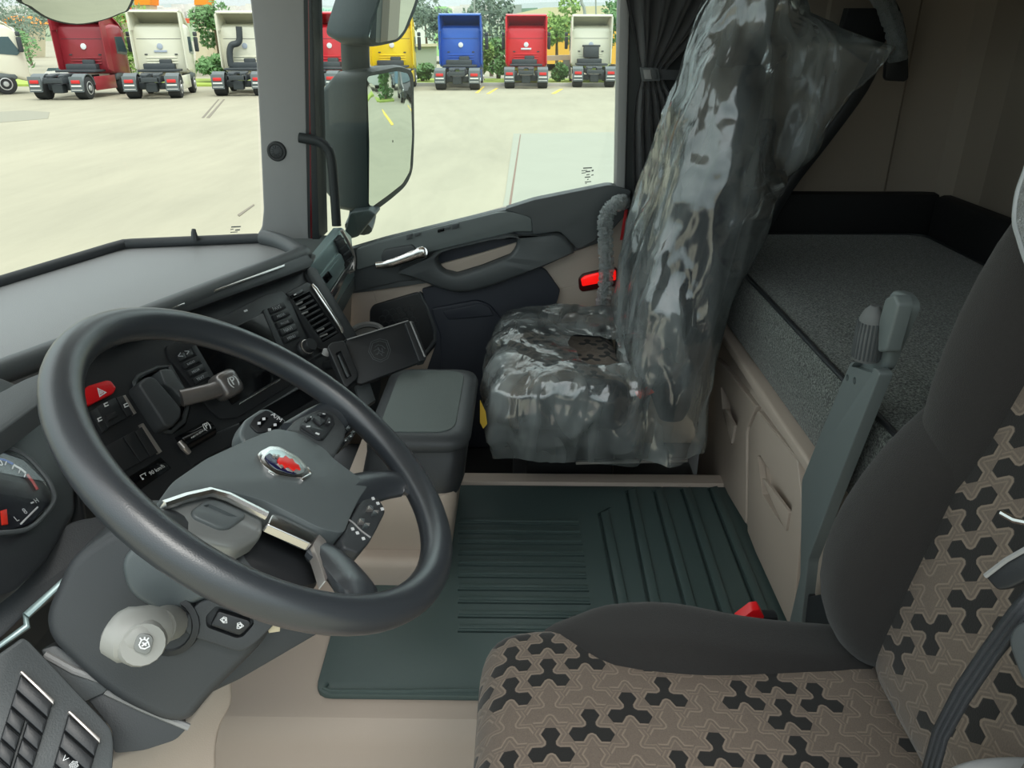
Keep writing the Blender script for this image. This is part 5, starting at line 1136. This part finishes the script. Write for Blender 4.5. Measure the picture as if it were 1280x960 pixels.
TREEA = mat('leaf_light', (128, 160, 80), .7, var=.35, vscale=1.5); TREEB = mat('leaf_mid', (96, 136, 82), .7, var=.35, vscale=1.5); TREEC = mat('leaf_dark', (110, 128, 110), .75, var=.3, vscale=1.5)
BARK = mat('bark', (110, 96, 80), .9)
st(slab('grass_verge', [V((48.6, 13.0, GZ)), V((48.6, -24, GZ)), V((54, -24, GZ)), V((54, 13.0, GZ))], (0, 0, 1), 0, .16, GRASS, None, bev=.05))
st(slab('kerb', [V((48.2, 13.2, GZ)), V((48.2, -24, GZ)), V((48.6, -24, GZ)), V((48.6, 13.2, GZ))], (0, 0, 1), 0, .18, mat('kerb_stone', (176, 174, 166), .8), None, bev=.02))
st(slab('grass_verge', [V((47.5, 55, GZ)), V((47.5, 13.4, GZ)), V((54, 13.4, GZ)), V((54, 55, GZ))], (0, 0, 1), 0, .14, GRASS, None, bev=.05))
YEL = mat('yellow_line', (216, 190, 84), .8)
for q in ([(700, 111), (704, 111), (694, 117), (689, 117)], [(604, 108), (606, 108), (598, 116), (594, 116)], [(620, 110), (623, 110), (612, 117), (608, 117)]):
    st(ps('parking_line', q, gp, -.02, .013, YEL, None, bev=0))
# ------------------------------------------------------------------ lorries (local: x forward, y left, z up)
TYRE = mat('tyre_black', (44, 46, 48), .8); HUB = mat('wheel_rim', (190, 192, 192), .4, .4); CHAS = mat('chassis_grey', (58, 64, 68), .6, var=.2, vscale=3)
MUDG = mat('mudguard_grey', (96, 104, 106), .6); TAIL = mat('tail_red', (210, 48, 48), .3); TWIN = mat('lorry_window', (70, 92, 98), .1); PLATE = mat('plate_white', (225, 225, 222), .5)
CACHE = {}
def shared(key, fn):
    if key not in CACHE:
        bm = bmesh.new(); fn(bm); me = bpy.data.meshes.new(key[0] if isinstance(key, tuple) else key); bm.normal_update(); bm.to_mesh(me); bm.free(); finish(me, 35); CACHE[key] = me
    return CACHE[key]
def part(name, key, fn, m, par, loc=(0, 0, 0)):
    me = shared((key, m.name), fn)
    if not me.materials: me.materials.append(m)
    o = bpy.data.objects.new(name, me); COL.objects.link(o); o.parent = par; o.location = loc; return o
def f_cab(bm):
    rings = []
    for x, hw, z0, z1 in ((3.72, 1.10, 1.12, 3.05), (3.76, 1.18, 1.05, 3.16), (3.9, 1.22, 1.0, 3.25), (4.6, 1.23, .95, 3.35), (5.3, 1.22, .75, 3.32), (5.7, 1.20, .62, 3.12), (5.9, 1.12, .6, 2.4), (5.96, 1.0, .62, 1.7)):
        rings.append([V((x, a, (z0+z1)/2+b)) for a, b in rrect(hw, (z1-z0)/2, .22, 4)])
    bm_loft(bm, rings)
def f_roof(bm):
    for s in (-1, 1): bm_slab(bm, [V((3.30, 1.20*s, 3.0)), V((3.30, 1.20*s, 3.86)), V((3.6, 1.20*s, 3.92)), V((4.3, 1.16*s, 3.86)), V((5.3, 1.05*s, 3.36)), V((5.5, 1.0*s, 3.1))], (0, -s, 0), 0, .05, .01)
    bm_loft(bm, [[V((x, y, z+dz)) for y, dz in ((1.2, 0), (-1.2, 0), (-1.2, .06), (1.2, .06))] for x, z in ((3.30, 3.82), (3.6, 3.88), (4.3, 3.82), (5.3, 3.32), (5.6, 3.05))])
def f_fair(bm): bm_slab(bm, [V((3.25, 0, 1.25)), V((3.22, 0, 3.80)), V((3.75, 0, 3.80)), V((3.80, 0, 1.1))], (0, 1, 0), 0, .05, .02)
def f_chas(bm):
    for y in (-.4, .4): bm_box(bm, (1.95, y, .86), (3.7, .09, .26), .01)
    bm_box(bm, (.16, 0, .86), (.12, .9, .22), .02); bm_box(bm, (.95, 0, .55), (.35, 1.3, .3), .05); bm_box(bm, (.6, 0, .5), (.5, .5, .4), .06)
    bm_box(bm, (2.9, 0, 1.18), (1.2, 1.9, .10), .02); bm_box(bm, (3.4, .1, 1.32), (.45, 1.5, .34), .06); bm_box(bm, (3.5, -.2, 1.5), (.22, .6, .36), .06); bm_box(bm, (2.5, .75, .62), (1.3, .5, .5), .08); bm_box(bm, (2.5, -.75, .62), (1.3, .5, .5), .08)
def f_fifth(bm): bm_slab(bm, [V((.35, -.15, 1.06)), V((.35, -.42, 1.08)), V((.9, -.48, 1.14)), V((1.45, -.4, 1.14)), V((1.45, .4, 1.14)), V((.9, .48, 1.14)), V((.35, .42, 1.08)), V((.35, .15, 1.06)), V((.8, .08, 1.12)), V((.8, -.08, 1.12))], (0, 0, 1), -.08, 0, .01)
def f_mud(bm):
    prof = [(.95+.62*math.cos(R(a)), .52+.62*math.sin(R(a))) for a in range(10, 171, 16)]+[(.30, .42), (.26, .36)]
    inner = [(.95+(x-.95)*.93, .52+(z-.52)*.93) for x, z in prof]
    loop = prof+inner[::-1]
    bm_loft(bm, [[V((x, y, z)) for x, z in loop] for y in (-.30, .30)])
    bm_box(bm, (.30, 0, .72), (.06, .60, .62), .02); bm_box(bm, (.95, .285, .85), (.9, .03, .34), .01) if False else None
def f_tail(bm): bm_box(bm, (.25, 0, .80), (.06, .40, .15), .02)
def f_plate(bm): bm_box(bm, (.255, 0, .62), (.02, .46, .07), .005); bm_box(bm, (.255, 0, .44), (.02, .5, .03), .004)
def f_wheel(w):
    def g(bm): bm_lathe(bm, [(.30, -w/2), (.44, -w/2), (.50, -w/2+.04), (.505, 0), (.50, w/2-.04), (.44, w/2), (.30, w/2)], 28, Matrix.Rotation(R(90), 4, 'X'))
    return g
def f_hub(bm): bm_lathe(bm, [(.29, -.02), (.30, .02), (.26, .03), (.24, -.04), (.14, -.02), (.12, .06), (.03, .07)], 24, Matrix.Rotation(R(90), 4, 'X'))
def f_skirt(bm): bm_box(bm, (2.75, 0, .66), (2.2, .05, .62), .02)
def f_win(bm): bm_slab(bm, [V((4.5, 0, 1.95)), V((4.55, 0, 2.72)), V((5.35, 0, 2.72)), V((5.72, 0, 2.0)), V((5.55, 0, 1.85))], (0, 1, 0), 0, .02, .004)
def f_mir(bm): bm_box(bm, (5.75, 0, 2.35), (.22, .20, .72), .05); bm_box(bm, (5.75, 0, 2.85), (.2, .2, .22), .05)
def f_ribs(bm): bm_box(bm, (3.70, 0, 0), (.05, 1.5, .05), .015)
def f_seam(bm): bm_box(bm, (3.725, 0, 0), (.03, 2.1, .02), .004)
def f_disc(bm): bm_lathe(bm, [(.14, 0), (.14, .03), (.11, .04)], 20, Matrix.Translation((3.70, 0, 2.28)) @ Matrix.Rotation(R(-90), 4, 'Y'))
def f_logo(bm): bm_box(bm, (3.69, 0, 2.05), (.03, .62, .10), .004)
def f_step(bm): bm_box(bm, (4.75, 0, .88), (1.25, .5, .38), .15)
def f_spot(bm): bm_box(bm, (3.7, 0, 1.9), (.04, .14, .06), .005)
def f_exh(bm): bm_tube(bm, spline([V((3.3, .75, 1.3)), V((3.3, .75, 1.9)), V((3.3, .6, 2.3)), V((3.3, .3, 2.4)), V((3.3, .15, 2.6)), V((3.3, .1, 3.2))], 5), .16, 12)
def f_ac(bm): bm_box(bm, (3.45, 0, 1.85), (.4, .95, .62), .08); bm_box(bm, (3.45, 0, 2.2), (.3, 1.1, .12), .04)
LORRY_G = 'tractor units parked along the yard edge'
def lorry(rgb, loc, hd, label, emblem=WHITE, logo=False, roof=True, extra=None, group=LORRY_G):
    pm = mat('paint_%d_%d_%d' % rgb, rgb, .35, coat=.3)
    t = thing('tractor_unit', label, 'truck', loc, group, rz=hd)
    cab = part('cab', 'cab', f_cab, pm, t)
    for z in (1.75, 1.62, 1.49): part('panel_rib', 'rib', f_ribs, pm, cab, (0, 0, z))
    part('panel_seam', 'seam', f_seam, CHAS, cab, (0, 0, 2.62))
    part('emblem', 'disc', f_disc, emblem, cab)
    if logo: part('lettering', 'logo', f_logo, emblem, cab)
    for y in (-.72, .72): part('wall_lamp', 'spot', f_spot, CHAS, cab, (0, y, 0))
    for y in (-1.245, 1.225): part('side_window', 'win', f_win, TWIN, cab, (0, y, 0))
    if roof: part('roof_deflector', 'roof', f_roof, pm, t)
    for y in (-1.24, 1.19): part('side_fairing', 'fair', f_fair, pm, t, (0, y, 0))
    part('chassis', 'chas', f_chas, CHAS, t); part('fifth_wheel', 'fifth', f_fifth, CHAS, t)
    for y in (-.95, .95):
        mg = part('mudguard', 'mud', f_mud, MUDG, t, (0, y, 0)); part('tail_light', 'tail', f_tail, TAIL, mg); part('plate', 'plate', f_plate, PLATE, mg)
        w_ = part('rear_wheel', 'wh6', f_wheel(.58), TYRE, t, (.95, y, .505)); part('wheel_hub', 'hub', f_hub, HUB, w_, (0, math.copysign(.27, y), 0))
        w_ = part('front_wheel', 'wh3', f_wheel(.32), TYRE, t, (4.75, y+math.copysign(.1, y), .505)); part('wheel_hub', 'hub', f_hub, HUB, w_, (0, math.copysign(.16, y), 0))
        part('side_skirt', 'skirt', f_skirt, pm, t, (0, math.copysign(1.18, y), 0)); part('wheel_arch', 'step', f_step, MUDG, t, (0, math.copysign(.98, y), 0))
        part('wing_mirror', 'mir', f_mir, CHAS, t, (0, math.copysign(1.42, y), 0))
    if extra: part(extra, extra, {'exhaust_duct': f_exh, 'cooler': f_ac}[extra], CHAS, t)
    return t
def at(u, v): return gp.p(u, v)
BL, RD, WH, YW, DR = (36, 92, 190), (222, 40, 52), (226, 224, 206), (246, 214, 20), (150, 44, 54)
EMB = mat('emblem_grey', (170, 180, 196), .4)
lorry(BL, at(571, 113.5), 0, 'blue tractor unit with white disc on its cab back')
lorry(RD, at(657.5, 111.5), 0, 'bright red tractor unit with white disc and white lettering on its cab back', logo=True)
lorry(WH, at(743, 110), 0, 'cream white tractor unit with a black cooler on the cab back', EMB, True, extra='cooler')
lorry(YW, at(484, 115), R(3), 'yellow tractor unit parked behind the wing mirror')
lorry((214, 42, 56), at(390, 119), R(-4), 'crimson tractor unit seen between pillar and wing mirror')
lorry(WH, at(298, 121), R(9), 'cream white tractor unit with a dark exhaust duct up its cab back', EMB, extra='exhaust_duct')
lorry(WH, at(190, 124.5), R(12), 'cream white tractor unit between the leafy bush and the gabled house', EMB, True)
lorry(DR, at(70, 126), R(2), 'dark red tractor unit with orange roof light', WHITE)
lorry(WH, (38.4, 31.0, GZ), R(-50), 'cream white tractor unit beside the dark red one, side window showing', EMB)
# ------------------------------------------------------------------ trees and bushes
def f_crown(rx, rz, n, seed, leaf):
    def g(bm):
        rg = random.Random(seed)
        blobs = [(rg.uniform(-.6, .6)*rx, rg.uniform(-.6, .6)*rx, rg.uniform(-.65, .7)*rz, rg.uniform(.3, .5)) for _ in range(9)]
        for i in range(n):
            b = blobs[i % 9]; d = V((rg.gauss(0, 1), rg.gauss(0, 1), rg.gauss(0, 1))).normalized()*rg.uniform(.7, 1.05)
            c = V((b[0]+d.x*rx*b[3], b[1]+d.y*rx*b[3], b[2]+d.z*rz*b[3]))
            a = V((rg.gauss(0, 1), rg.gauss(0, 1), rg.gauss(0, 1))).normalized(); e = a.orthogonal().normalized(); s = leaf*rg.uniform(.6, 1.3)
            q = [bm.verts.new(c+a*s), bm.verts.new(c+e*s*.6), bm.verts.new(c-a*s), bm.verts.new(c-e*s*.6)]; bm.faces.new(q)
    return g
def tree(name, u, v, depthX, w, h, m, label, seed, cat='tree'):
    """stands on the yard level at X=depthX in direction u; w, h in metres"""
    p = pX(u, v, depthX); base = V((p.x, p.y, GZ+.1)); t = thing(name, label, cat, base)
    trunk = h*.35 if cat == 'tree' else .15
    bm = bmesh.new(); bm_tube(bm, [V((0, 0, 0)), V((.05, .05, trunk)), V((0, .1, h*.7))], [.14, .10, .04], 7); me = bpy.data.meshes.new('trunk'); bm.to_mesh(me); bm.free(); me.materials.append(BARK)
    o = bpy.data.objects.new('trunk', me); COL.objects.link(o); o.parent = t
    me = shared(('foliage', seed, m.name), f_crown(w/2, (h-trunk)/2, 1500, seed, .16)); 
    if not me.materials: me.materials.append(m)
    o = bpy.data.objects.new('foliage', me); COL.objects.link(o); o.parent = t; o.location = (0, 0, trunk+(h-trunk)/2); o['kind'] = 'stuff'
tree('bush', 160, 70, 52, 5.0, 4.9, TREEA, 'light green leafy bush between dark red and white tractor units', 1, 'bush')
tree('tree', 272, 50, 52, 3.4, 5.0, TREEB, 'slim tree in front of the gabled cream house', 2)
tree('bush', 272, 90, 50, 3, 1.6, TREEB, 'low bush at the foot of the slim tree by the gabled house', 3, 'bush')
tree('tree', 534, 50, 60, 4.2, 5.2, TREEC, 'hazy tree behind the grey wall left of the blue tractor unit', 4)
tree('tree', 614, 60, 58, 4.2, 5.4, TREEC, 'taller tree between the blue and red tractor units', 5)
tree('bush', 604, 85, 52, 1.9, 2.8, TREEA, 'round bush beside the blue tractor unit', 6, 'bush')
tree('bush', 623, 85, 54.2, 2.2, 3.2, TREEB, 'fuller bush beside the red tractor unit', 7, 'bush')
tree('tree', 697, 55, 58, 4.4, 5.0, TREEA, 'light green tree between the red and white tractor units', 8)
tree('bush', 699, 95, 49.8, 1.1, 1.2, TREEB, 'low bush in front of the long concrete beam', 9, 'bush')
tree('tree', 72, 40, 70, 9, 6.5, TREEC, 'wide grey-green tree behind the dark red tractor unit', 10)
tree('tree', 30, 40, 80, 8, 6, TREEC, 'grey-green tree behind the leftmost white tractor unit', 11)
tree('bush', 20, 70, 60, 8, 3.5, TREEB, 'green shrubbery behind the leftmost white tractor unit', 12, 'bush')
tree('tree', 782, 70, 54, 4, 5, TREEB, 'tree right of the white tractor unit with the cooler', 13)
tree('bush', 528, 85, 51, 2.2, 1.0, TREEB, 'small scrub at the foot of the grey wall', 14, 'bush')
# ------------------------------------------------------------------ walls, buildings, poles
CREAM = mat('render_cream', (206, 196, 170), .8); ORANGE = mat('band_orange', (238, 140, 20), .6); REDOR = mat('band_red', (226, 96, 62), .6); MINT = mat('render_mint', (196, 222, 186), .8); GRN = mat('panel_green', (160, 206, 140), .7)
YELB = mat('render_yellow', (226, 176, 70), .8); ROOFC = mat('roof_cream', (208, 200, 160), .8); GREYB = mat('render_grey', (150, 158, 150), .8); WINB = mat('window_dark', (92, 104, 104), .3); WINM = mat('window_mint', (120, 150, 128), .4)
def bld(name, label, cat, base): return thing(name, label, cat, base)
def fb(name, px, X, dep, m, par): return ps(name, px, plX(X), -dep, 0, m, par, bev=0)
gw = bld('concrete_wall', 'plain grey concrete wall left of the blue tractor unit', 'wall', pX(530, 90, 52))
fb('panel', [(500, 58), (545, 57), (545, 100), (500, 100)], 54.5, .4, mat('wall_grey', (160, 166, 154), .8), gw); fb('coping', [(500, 55.5), (546, 54.5), (546, 58), (500, 59)], 54.3, .6, CREAM, gw)
cbm = bld('concrete_beam', 'long pale concrete beam lying between red and white tractor units', 'beam', pX(700, 90, 51))
fb('beam', [(672, 70), (720, 68.5), (720, 75), (672, 76)], 51, .6, CREAM, cbm); fb('support', [(676, 76), (684, 76), (684, 95), (676, 95)], 51, .4, GREYB, cbm); fb('support', [(704, 75), (712, 75), (712, 95), (704, 95)], 51, .4, GREYB, cbm)
# hall with orange banded columns
ha = bld('hall', 'cream hall with orange-banded columns and a red beam behind the tractor units', 'building', pX(205, 80, 62))
for x0, x1 in ((168, 187), (243, 258)):
    c_ = fb('column', [(x0, -30), (x1, -30), (x1+1, 80), (x0+2, 80)], 60, 1.2, CREAM, ha); fb('orange_band', [(x0-.3, -30), (x1+.3, -30), (x1+.3, 6), (x0-.3, 6)], 59.8, 1.5, ORANGE, c_)
    for y in (12, 17, 22): fb('tile_joint', [(x0+.5, y), (x1, y), (x1, y+.5), (x0+.5, y+.5)], 59.97, .05, GREYB, c_)
fb('red_beam', [(187, 22), (243, 23), (243, 29), (187, 28)], 61, 1, REDOR, ha); fb('wall', [(120, 48), (175, 48), (175, 95), (120, 95)], 66, 3, CREAM, ha)
fb('roof_edge', [(115, 28), (172, 27), (172, 40), (118, 42)], 64, 4, mat('roof_grey', (188, 180, 160), .8), ha); fb('soffit_board', [(120, 40), (172, 40), (172, 46), (122, 46)], 65, 2, CREAM, ha)
fb('orange_sign', [(158, -10), (164, -10), (168, 28), (160, 28)], 61, .5, REDOR, ha)
for x in range(140, 160, 3): fb('fluting', [(x, 20), (x+1.4, 20), (x+1.4, 28), (x, 28)], 63.5, .3, REDOR if x > 150 else CREAM, ha)
gh_ = bld('gabled_house', 'cream gabled house behind the slim tree', 'house', pX(275, 70, 64))
fb('wall', [(254, 33), (270, 24), (292, 31), (292, 90), (254, 90)], 64, 8, CREAM, gh_); fb('roof', [(250, 34), (270, 22), (296, 31), (296, 33), (270, 24.2), (250, 36)], 63.7, 9, ROOFC, gh_)
wf = bld('white_fence', 'low white fence below the gabled house', 'fence', pX(270, 85, 53)); fb('panel', [(262, 78), (288, 78), (288, 90), (262, 90)], 53, .2, PLATE, wf); fb('post', [(268, 76), (269.5, 76), (269.5, 90), (268, 90)], 52.9, .2, GREYB, wf); fb('post', [(280, 76), (281.5, 76), (281.5, 90), (280, 90)], 52.9, .2, GREYB, wf)
wc = bld('parked_car', 'white car half hidden between white and dark red tractor units', 'car', pX(63, 98, 47))
fb('body', [(55, 92), (58, 89), (72, 88), (76, 92), (76, 100), (55, 100)], 47, 1.7, PLATE, wc); fb('glasshouse', [(58, 89), (60, 85), (69, 85), (72, 88.5)], 47, 1.6, TWIN, wc); fb('wheel', [(60, 97), (64, 97), (64, 102), (60, 102)], 46.95, .3, TYRE, wc)
of = bld('office_block', 'pale green office block with lettering seen past the wing mirror', 'building', pX(440, 60, 92))
fb('wall', [(380, 10), (424, 10), (424, 90), (380, 90)], 92, 12, MINT, of); fb('sign_board', [(391, 10.5), (416, 10.5), (416, 19.5), (391, 19.5)], 91.8, .3, mat('sign_pale', (190, 228, 212), .6), of)
text('lettering', 's\u00fckler', plX(91.4).p(393, 17.5), plX(91.4).p(413.5, 16.5), (-1, 0, 0), mat('sign_teal', (120, 170, 150), .6), of)
fb('green_bay', [(406, 20), (414, 20), (414, 30), (406, 30)], 91.8, .3, GRN, of)
for x in (397, 400, 403, 416, 419): fb('window', [(x, 23), (x+1.8, 23), (x+1.8, 28), (x, 28)], 91.7, .2, WINM, of)
for x0, x1 in ((396, 405), (415, 424)): fb('window_head', [(x0, 20.3), (x1, 20.3), (x1, 21.6), (x0, 21.6)], 91.7, .2, WINM, of)
of2 = bld('office_wing', 'white and green office wing behind the hazy tree', 'building', pX(540, 50, 88))
fb('wall', [(515, 11), (545, 11), (545, 70), (515, 70)], 88, 10, mat('render_white', (222, 228, 216), .8), of2); fb('green_tower', [(543, 8), (557, 8), (557, 70), (543, 70)], 87.5, 8, GRN, of2)
text('lettering', 'ERTEM MOBILYA', plX(87.4).p(516, 11.8), plX(87.4).p(541, 11.2), (-1, 0, 0), mat('sign_grey', (150, 160, 156), .6), of2) if False else None
for x in (521, 526, 531, 536): fb('window', [(x, 19), (x+2.6, 19), (x+2.6, 30), (x, 30)], 87.8, .2, WINM, of2)
fb('sign_line', [(518, 10.6), (541, 10.2), (541, 12), (518, 12.4)], 87.8, .2, WINM, of2)
yb = bld('yellow_warehouse', 'yellow warehouse with a low cream roof behind the red and white tractor units', 'building', pX(720, 60, 70))
fb('wall', [(640, 20), (800, 17), (800, 80), (640, 80)], 70, 20, YELB, yb)
fb('roof', [(630, 21), (640, 18), (680, 9.5), (790, 6), (800, 18), (700, 21)], 69.6, 18, ROOFC, yb)
for q in ((712, 23), (716, 23)):
    wdw = fb('window', [(q[0], 22), (q[0]+3.4, 22), (q[0]+3.4, 31), (q[0], 31)], 69.7, .3, PLATE, yb)
    for k in range(3): fb('pane', [(q[0]+.5, 22.7+k*2.8), (q[0]+2.9, 22.7+k*2.8), (q[0]+2.9, 24.8+k*2.8), (q[0]+.5, 24.8+k*2.8)], 69.3, .1, WINB, wdw)
gt = bld('grey_tower_block', 'small grey-green block on the ridge behind the yellow warehouse roof', 'building', pX(645, 30, 160)); fb('wall', [(640, 6), (652, 5.6), (652, 58), (640, 58)], 160, 12, GREYB, gt); fb('wing', [(652, 10.5), (672, 9.5), (672, 58), (652, 58)], 162, 12, WINM, gt)
for nm, lb, q, X, r_ in (('lamp_post', 'bent grey lamp post behind the white tractor unit', [(731, 16), (729.5, 8), (727, 3), (726, -12)], 55, .10), ('flag_pole', 'straight thin pole beside the bent lamp post', [(745, 18), (744.7, 0), (744.5, -14)], 55, .05), ('flag_pole', 'thin pole rising behind the blue tractor unit', [(593, 22), (592.8, 0), (592.6, -14)], 55, .06), ('light_pole', 'tall dark pole at the corner of the orange-banded hall', [(171, 90), (167, 20), (164, -20)], 55, .10)):
    t_ = thing(nm, lb, 'pole', pX(q[0][0], q[0][1], X)); tube('shaft', spline([pX(x, y, X) for x, y in q]+[], 3), r_, GREYB, t_, 8)
    b0 = pX(q[0][0], q[0][1], X); tube('base', [b0, V((b0.x, b0.y, GZ))], r_*1.1, GREYB, t_, 8)
# ------------------------------------------------------------------ hills and the far town
HILL = mat('far_hill', (92, 112, 84), .95, var=.06, vscale=.004); HILL2 = mat('near_slope', (120, 136, 96), .95, var=.10, vscale=.02)
def hill(name, X, prof, m, dep):
    pts = [pX(u, v, X) for u, v in prof]; bm = bmesh.new()
    rows = [[V((X-dep, p.y*(1-dep/X*.9), GZ)) for p in pts], [V((X-dep*.4, p.y, GZ+(p.z-GZ)*.75)) for p in pts], pts, [V((X+dep, p.y, GZ)) for p in pts]]
    g = [[bm.verts.new(p) for p in r_] for r_ in rows]
    for i in range(3):
        for j in range(len(pts)-1): bm.faces.new((g[i][j], g[i][j+1], g[i+1][j+1], g[i+1][j]))
    return st(obj(name, bm, m, None, 80))
pr = [(-200, 20), (-60, 16), (0, 20), (60, 16), (120, 10), (190, 5.5), (220, 4), (250, 6), (290, 9), (330, 8), (380, 7), (400, 6.5), (430, 8), (470, 10), (510, 10.5), (545, 9), (570, 8), (600, 8.5), (630, 6), (660, 4), (690, 2.5), (710, 1.5), (730, 2.5), (760, 3.5), (790, 4), (900, 6), (1100, 10)]
hill('hill_far', 3600, pr, HILL, 900)
hill('hill_near', 900, [(-200, 30), (0, 26), (60, 26), (140, 28), (200, 23), (260, 24), (320, 22), (420, 26), (520, 24), (560, 20), (600, 20), (640, 24), (700, 26), (800, 30), (1000, 34)], HILL2, 400)
def f_town(bm):
    rg = random.Random(5)
    for i in range(900):
        u = rg.choice([rg.uniform(-20, 120), rg.uniform(185, 330), rg.uniform(185, 330), rg.uniform(520, 660)]); X = rg.uniform(700, 1300)
        v = rg.uniform(16, 30); p = pX(u, v, X); w_ = rg.uniform(5, 13); h_ = rg.uniform(5, 16)
        bm_box(bm, (p.x, p.y, p.z), (w_, w_, h_))
bm = bmesh.new(); f_town(bm); tw = obj('far_town', bm, mat('town_white', (214, 208, 200), .8, var=.2, vscale=.02), None, smooth=False); tag(tw, 'hazy white town blocks on the slope under the far hills', 'town', kind='stuff')
rt_ = bld('red_sign', 'small red sign board beyond the second white tractor unit', 'sign', pX(308, 24, 120)); fb('board', [(306, 19), (312, 19), (312, 27), (306, 27)], 120, .4, REDOR, rt_); fb('leg', [(308.5, 27), (309.5, 27), (309.5, 72), (308.5, 72)], 120, .3, GREYB, rt_)
og = bld('orange_roofed_house', 'house with orange roof far behind the leftmost white tractor unit', 'house', pX(10, 34, 110)); fb('roof', [(3, 24), (8, 19), (20, 29), (4, 31)], 110, 8, ORANGE, og); fb('wall', [(4, 30), (20, 29), (20, 80), (4, 80)], 111, 7, CREAM, og)
# ------------------------------------------------------------------ what the wing mirror shows: the rear part of the yard
for i, (x, y) in enumerate([(3.2, -15), (5.8, -15), (8.4, -15), (11, -15)]):
    st(slab('parking_line', [V((x, y, GZ)), V((x+.14, y, GZ)), V((x+.14, y-6, GZ)), V((x, y-6, GZ))], (0, 0, 1), -.02, .013, YEL, None, bev=0))
st(slab('grass_verge', [V((-8, -25, GZ)), V((4.6, -25, GZ)), V((4.6, -27.5, GZ)), V((-8, -27.5, GZ))], (0, 0, 1), 0, .12, GRASS, None, bev=.03))
def bush_at(x, y, w_, h_, m, label, seed):
    t = thing('bush', label, 'bush', (x, y, GZ+.1)); me = shared(('foliage', seed, m.name), f_crown(w_/2, h_/2, 700, seed, .12))
    if not me.materials: me.materials.append(m)
    o = bpy.data.objects.new('foliage', me); COL.objects.link(o); o.parent = t; o.location = (0, 0, h_/2); o['kind'] = 'stuff'
    bm = bmesh.new(); bm_tube(bm, [V((0, 0, 0)), V((0, 0, h_*.6))], [.08, .03], 6); me = bpy.data.meshes.new('trunk'); bm.to_mesh(me); bm.free(); me.materials.append(BARK); o = bpy.data.objects.new('trunk', me); COL.objects.link(o); o.parent = t
bush_at(4.0, -26.2, 1.3, 2.0, TREEB, 'small conical shrub on the grass strip behind the truck', 21)
def van(x, y, hd, rgb, label):
    t = thing('van', label, 'van', (x, y, GZ), rz=hd); pm = mat('paint_%d_%d_%d' % rgb, rgb, .3, coat=.3)
    def fbd(bm): bm_loft(bm, [[V((xx, a, .3+(z1-.3)/2+b)) for a, b in rrect(hw, (z1-.3)/2, .15, 4)] for xx, hw, z1 in ((0, .85, 1.7), (.1, .93, 1.95), (2.2, .95, 2.0), (3.3, .93, 1.9), (4.1, .9, 1.2), (4.7, .85, 1.0), (4.9, .7, .8))])
    part('body', 'vanbody', fbd, pm, t)
    def fwn(bm): bm_slab(bm, [V((3.33, -.8, 1.85)), V((3.33, .8, 1.85)), V((4.08, .78, 1.22)), V((4.08, -.78, 1.22))], V((.63, 0, .75)), 0, .03, .005)
    part('windscreen', 'vanwin', fwn, TWIN, t)
    for xx in (.9, 4.0):
        for yy in (-.86, .86):
            w_ = part('wheel', 'vw', lambda bm: bm_lathe(bm, [(.2, -.11), (.30, -.11), (.33, -.06), (.33, .06), (.30, .11), (.2, .11)], 20, Matrix.Rotation(R(90), 4, 'X')), TYRE, t, (xx, yy, .33)); part('wheel_hub', 'vh', lambda bm: bm_lathe(bm, [(.19, -.02), (.19, .02), (.05, .03)], 16, Matrix.Rotation(R(90), 4, 'X')), HUB, w_, (0, math.copysign(.11, yy), 0))
    for yy in (-.7, .7): part('headlight', 'vhl', lambda bm: bm_box(bm, (4.72, 0, .82), (.2, .3, .16), .04), PLATE, t, (0, yy, 0))
van(6.6, -28, R(95), (40, 44, 48), 'black van parked on the yellow-lined bays')
van(9.2, -27.5, R(92), (214, 218, 216), 'white van parked beside the black one on the bays')
for i, (x, y, c_, lb) in enumerate([(0, -40, (170, 190, 198), 'pale blue tractor unit in the far rear row'), (3.6, -41, (210, 214, 210), 'white tractor unit in the far rear row'), (7.2, -40, (120, 150, 170), 'steel blue tractor unit in the far rear row'), (10.8, -40, (200, 206, 206), 'off-white tractor unit at the end of the far rear row')]):
    lorry(c_, (x, y, GZ), R(90), lb, group='tractor units in the far rear row')

sh = bld('showroom', 'long glass-fronted showroom behind the far rear row of tractor units', 'building', (8, -70, GZ))
box('block', (8, -74, GZ+4), (60, 8, 8), mat('showroom_grey', (120, 134, 138), .5), sh, bev=0)
for i in range(14): box('window', (-18+i*4, -69.95, GZ+3.6), (3.4, .15, 5.6), mat('showroom_glass', (96, 124, 134), .1), sh, bev=0)
box('roof_band', (8, -70, GZ+8.2), (61, 8.5, .6), PLATE, sh, bev=0)

# ------------------------------------------------------------------ daylight haze over the far town and hills
hm = bpy.data.materials.new('air_haze'); hm.use_nodes = True; hn = hm.node_tree.nodes; hn.clear()
ho = hn.new('ShaderNodeOutputMaterial'); hv = hn.new('ShaderNodeVolumeScatter'); hv.inputs['Color'].default_value = (.74, .92, 1, 1); hv.inputs['Density'].default_value = .0005
hm.node_tree.links.new(hv.outputs[0], ho.inputs['Volume'])
hz_ = box('air_haze', (1700, 0, 53), (2900, 7600, 110), hm, None, bev=0); tag(hz_, 'pale daylight haze hanging over the far town and hills', 'haze', kind='stuff')
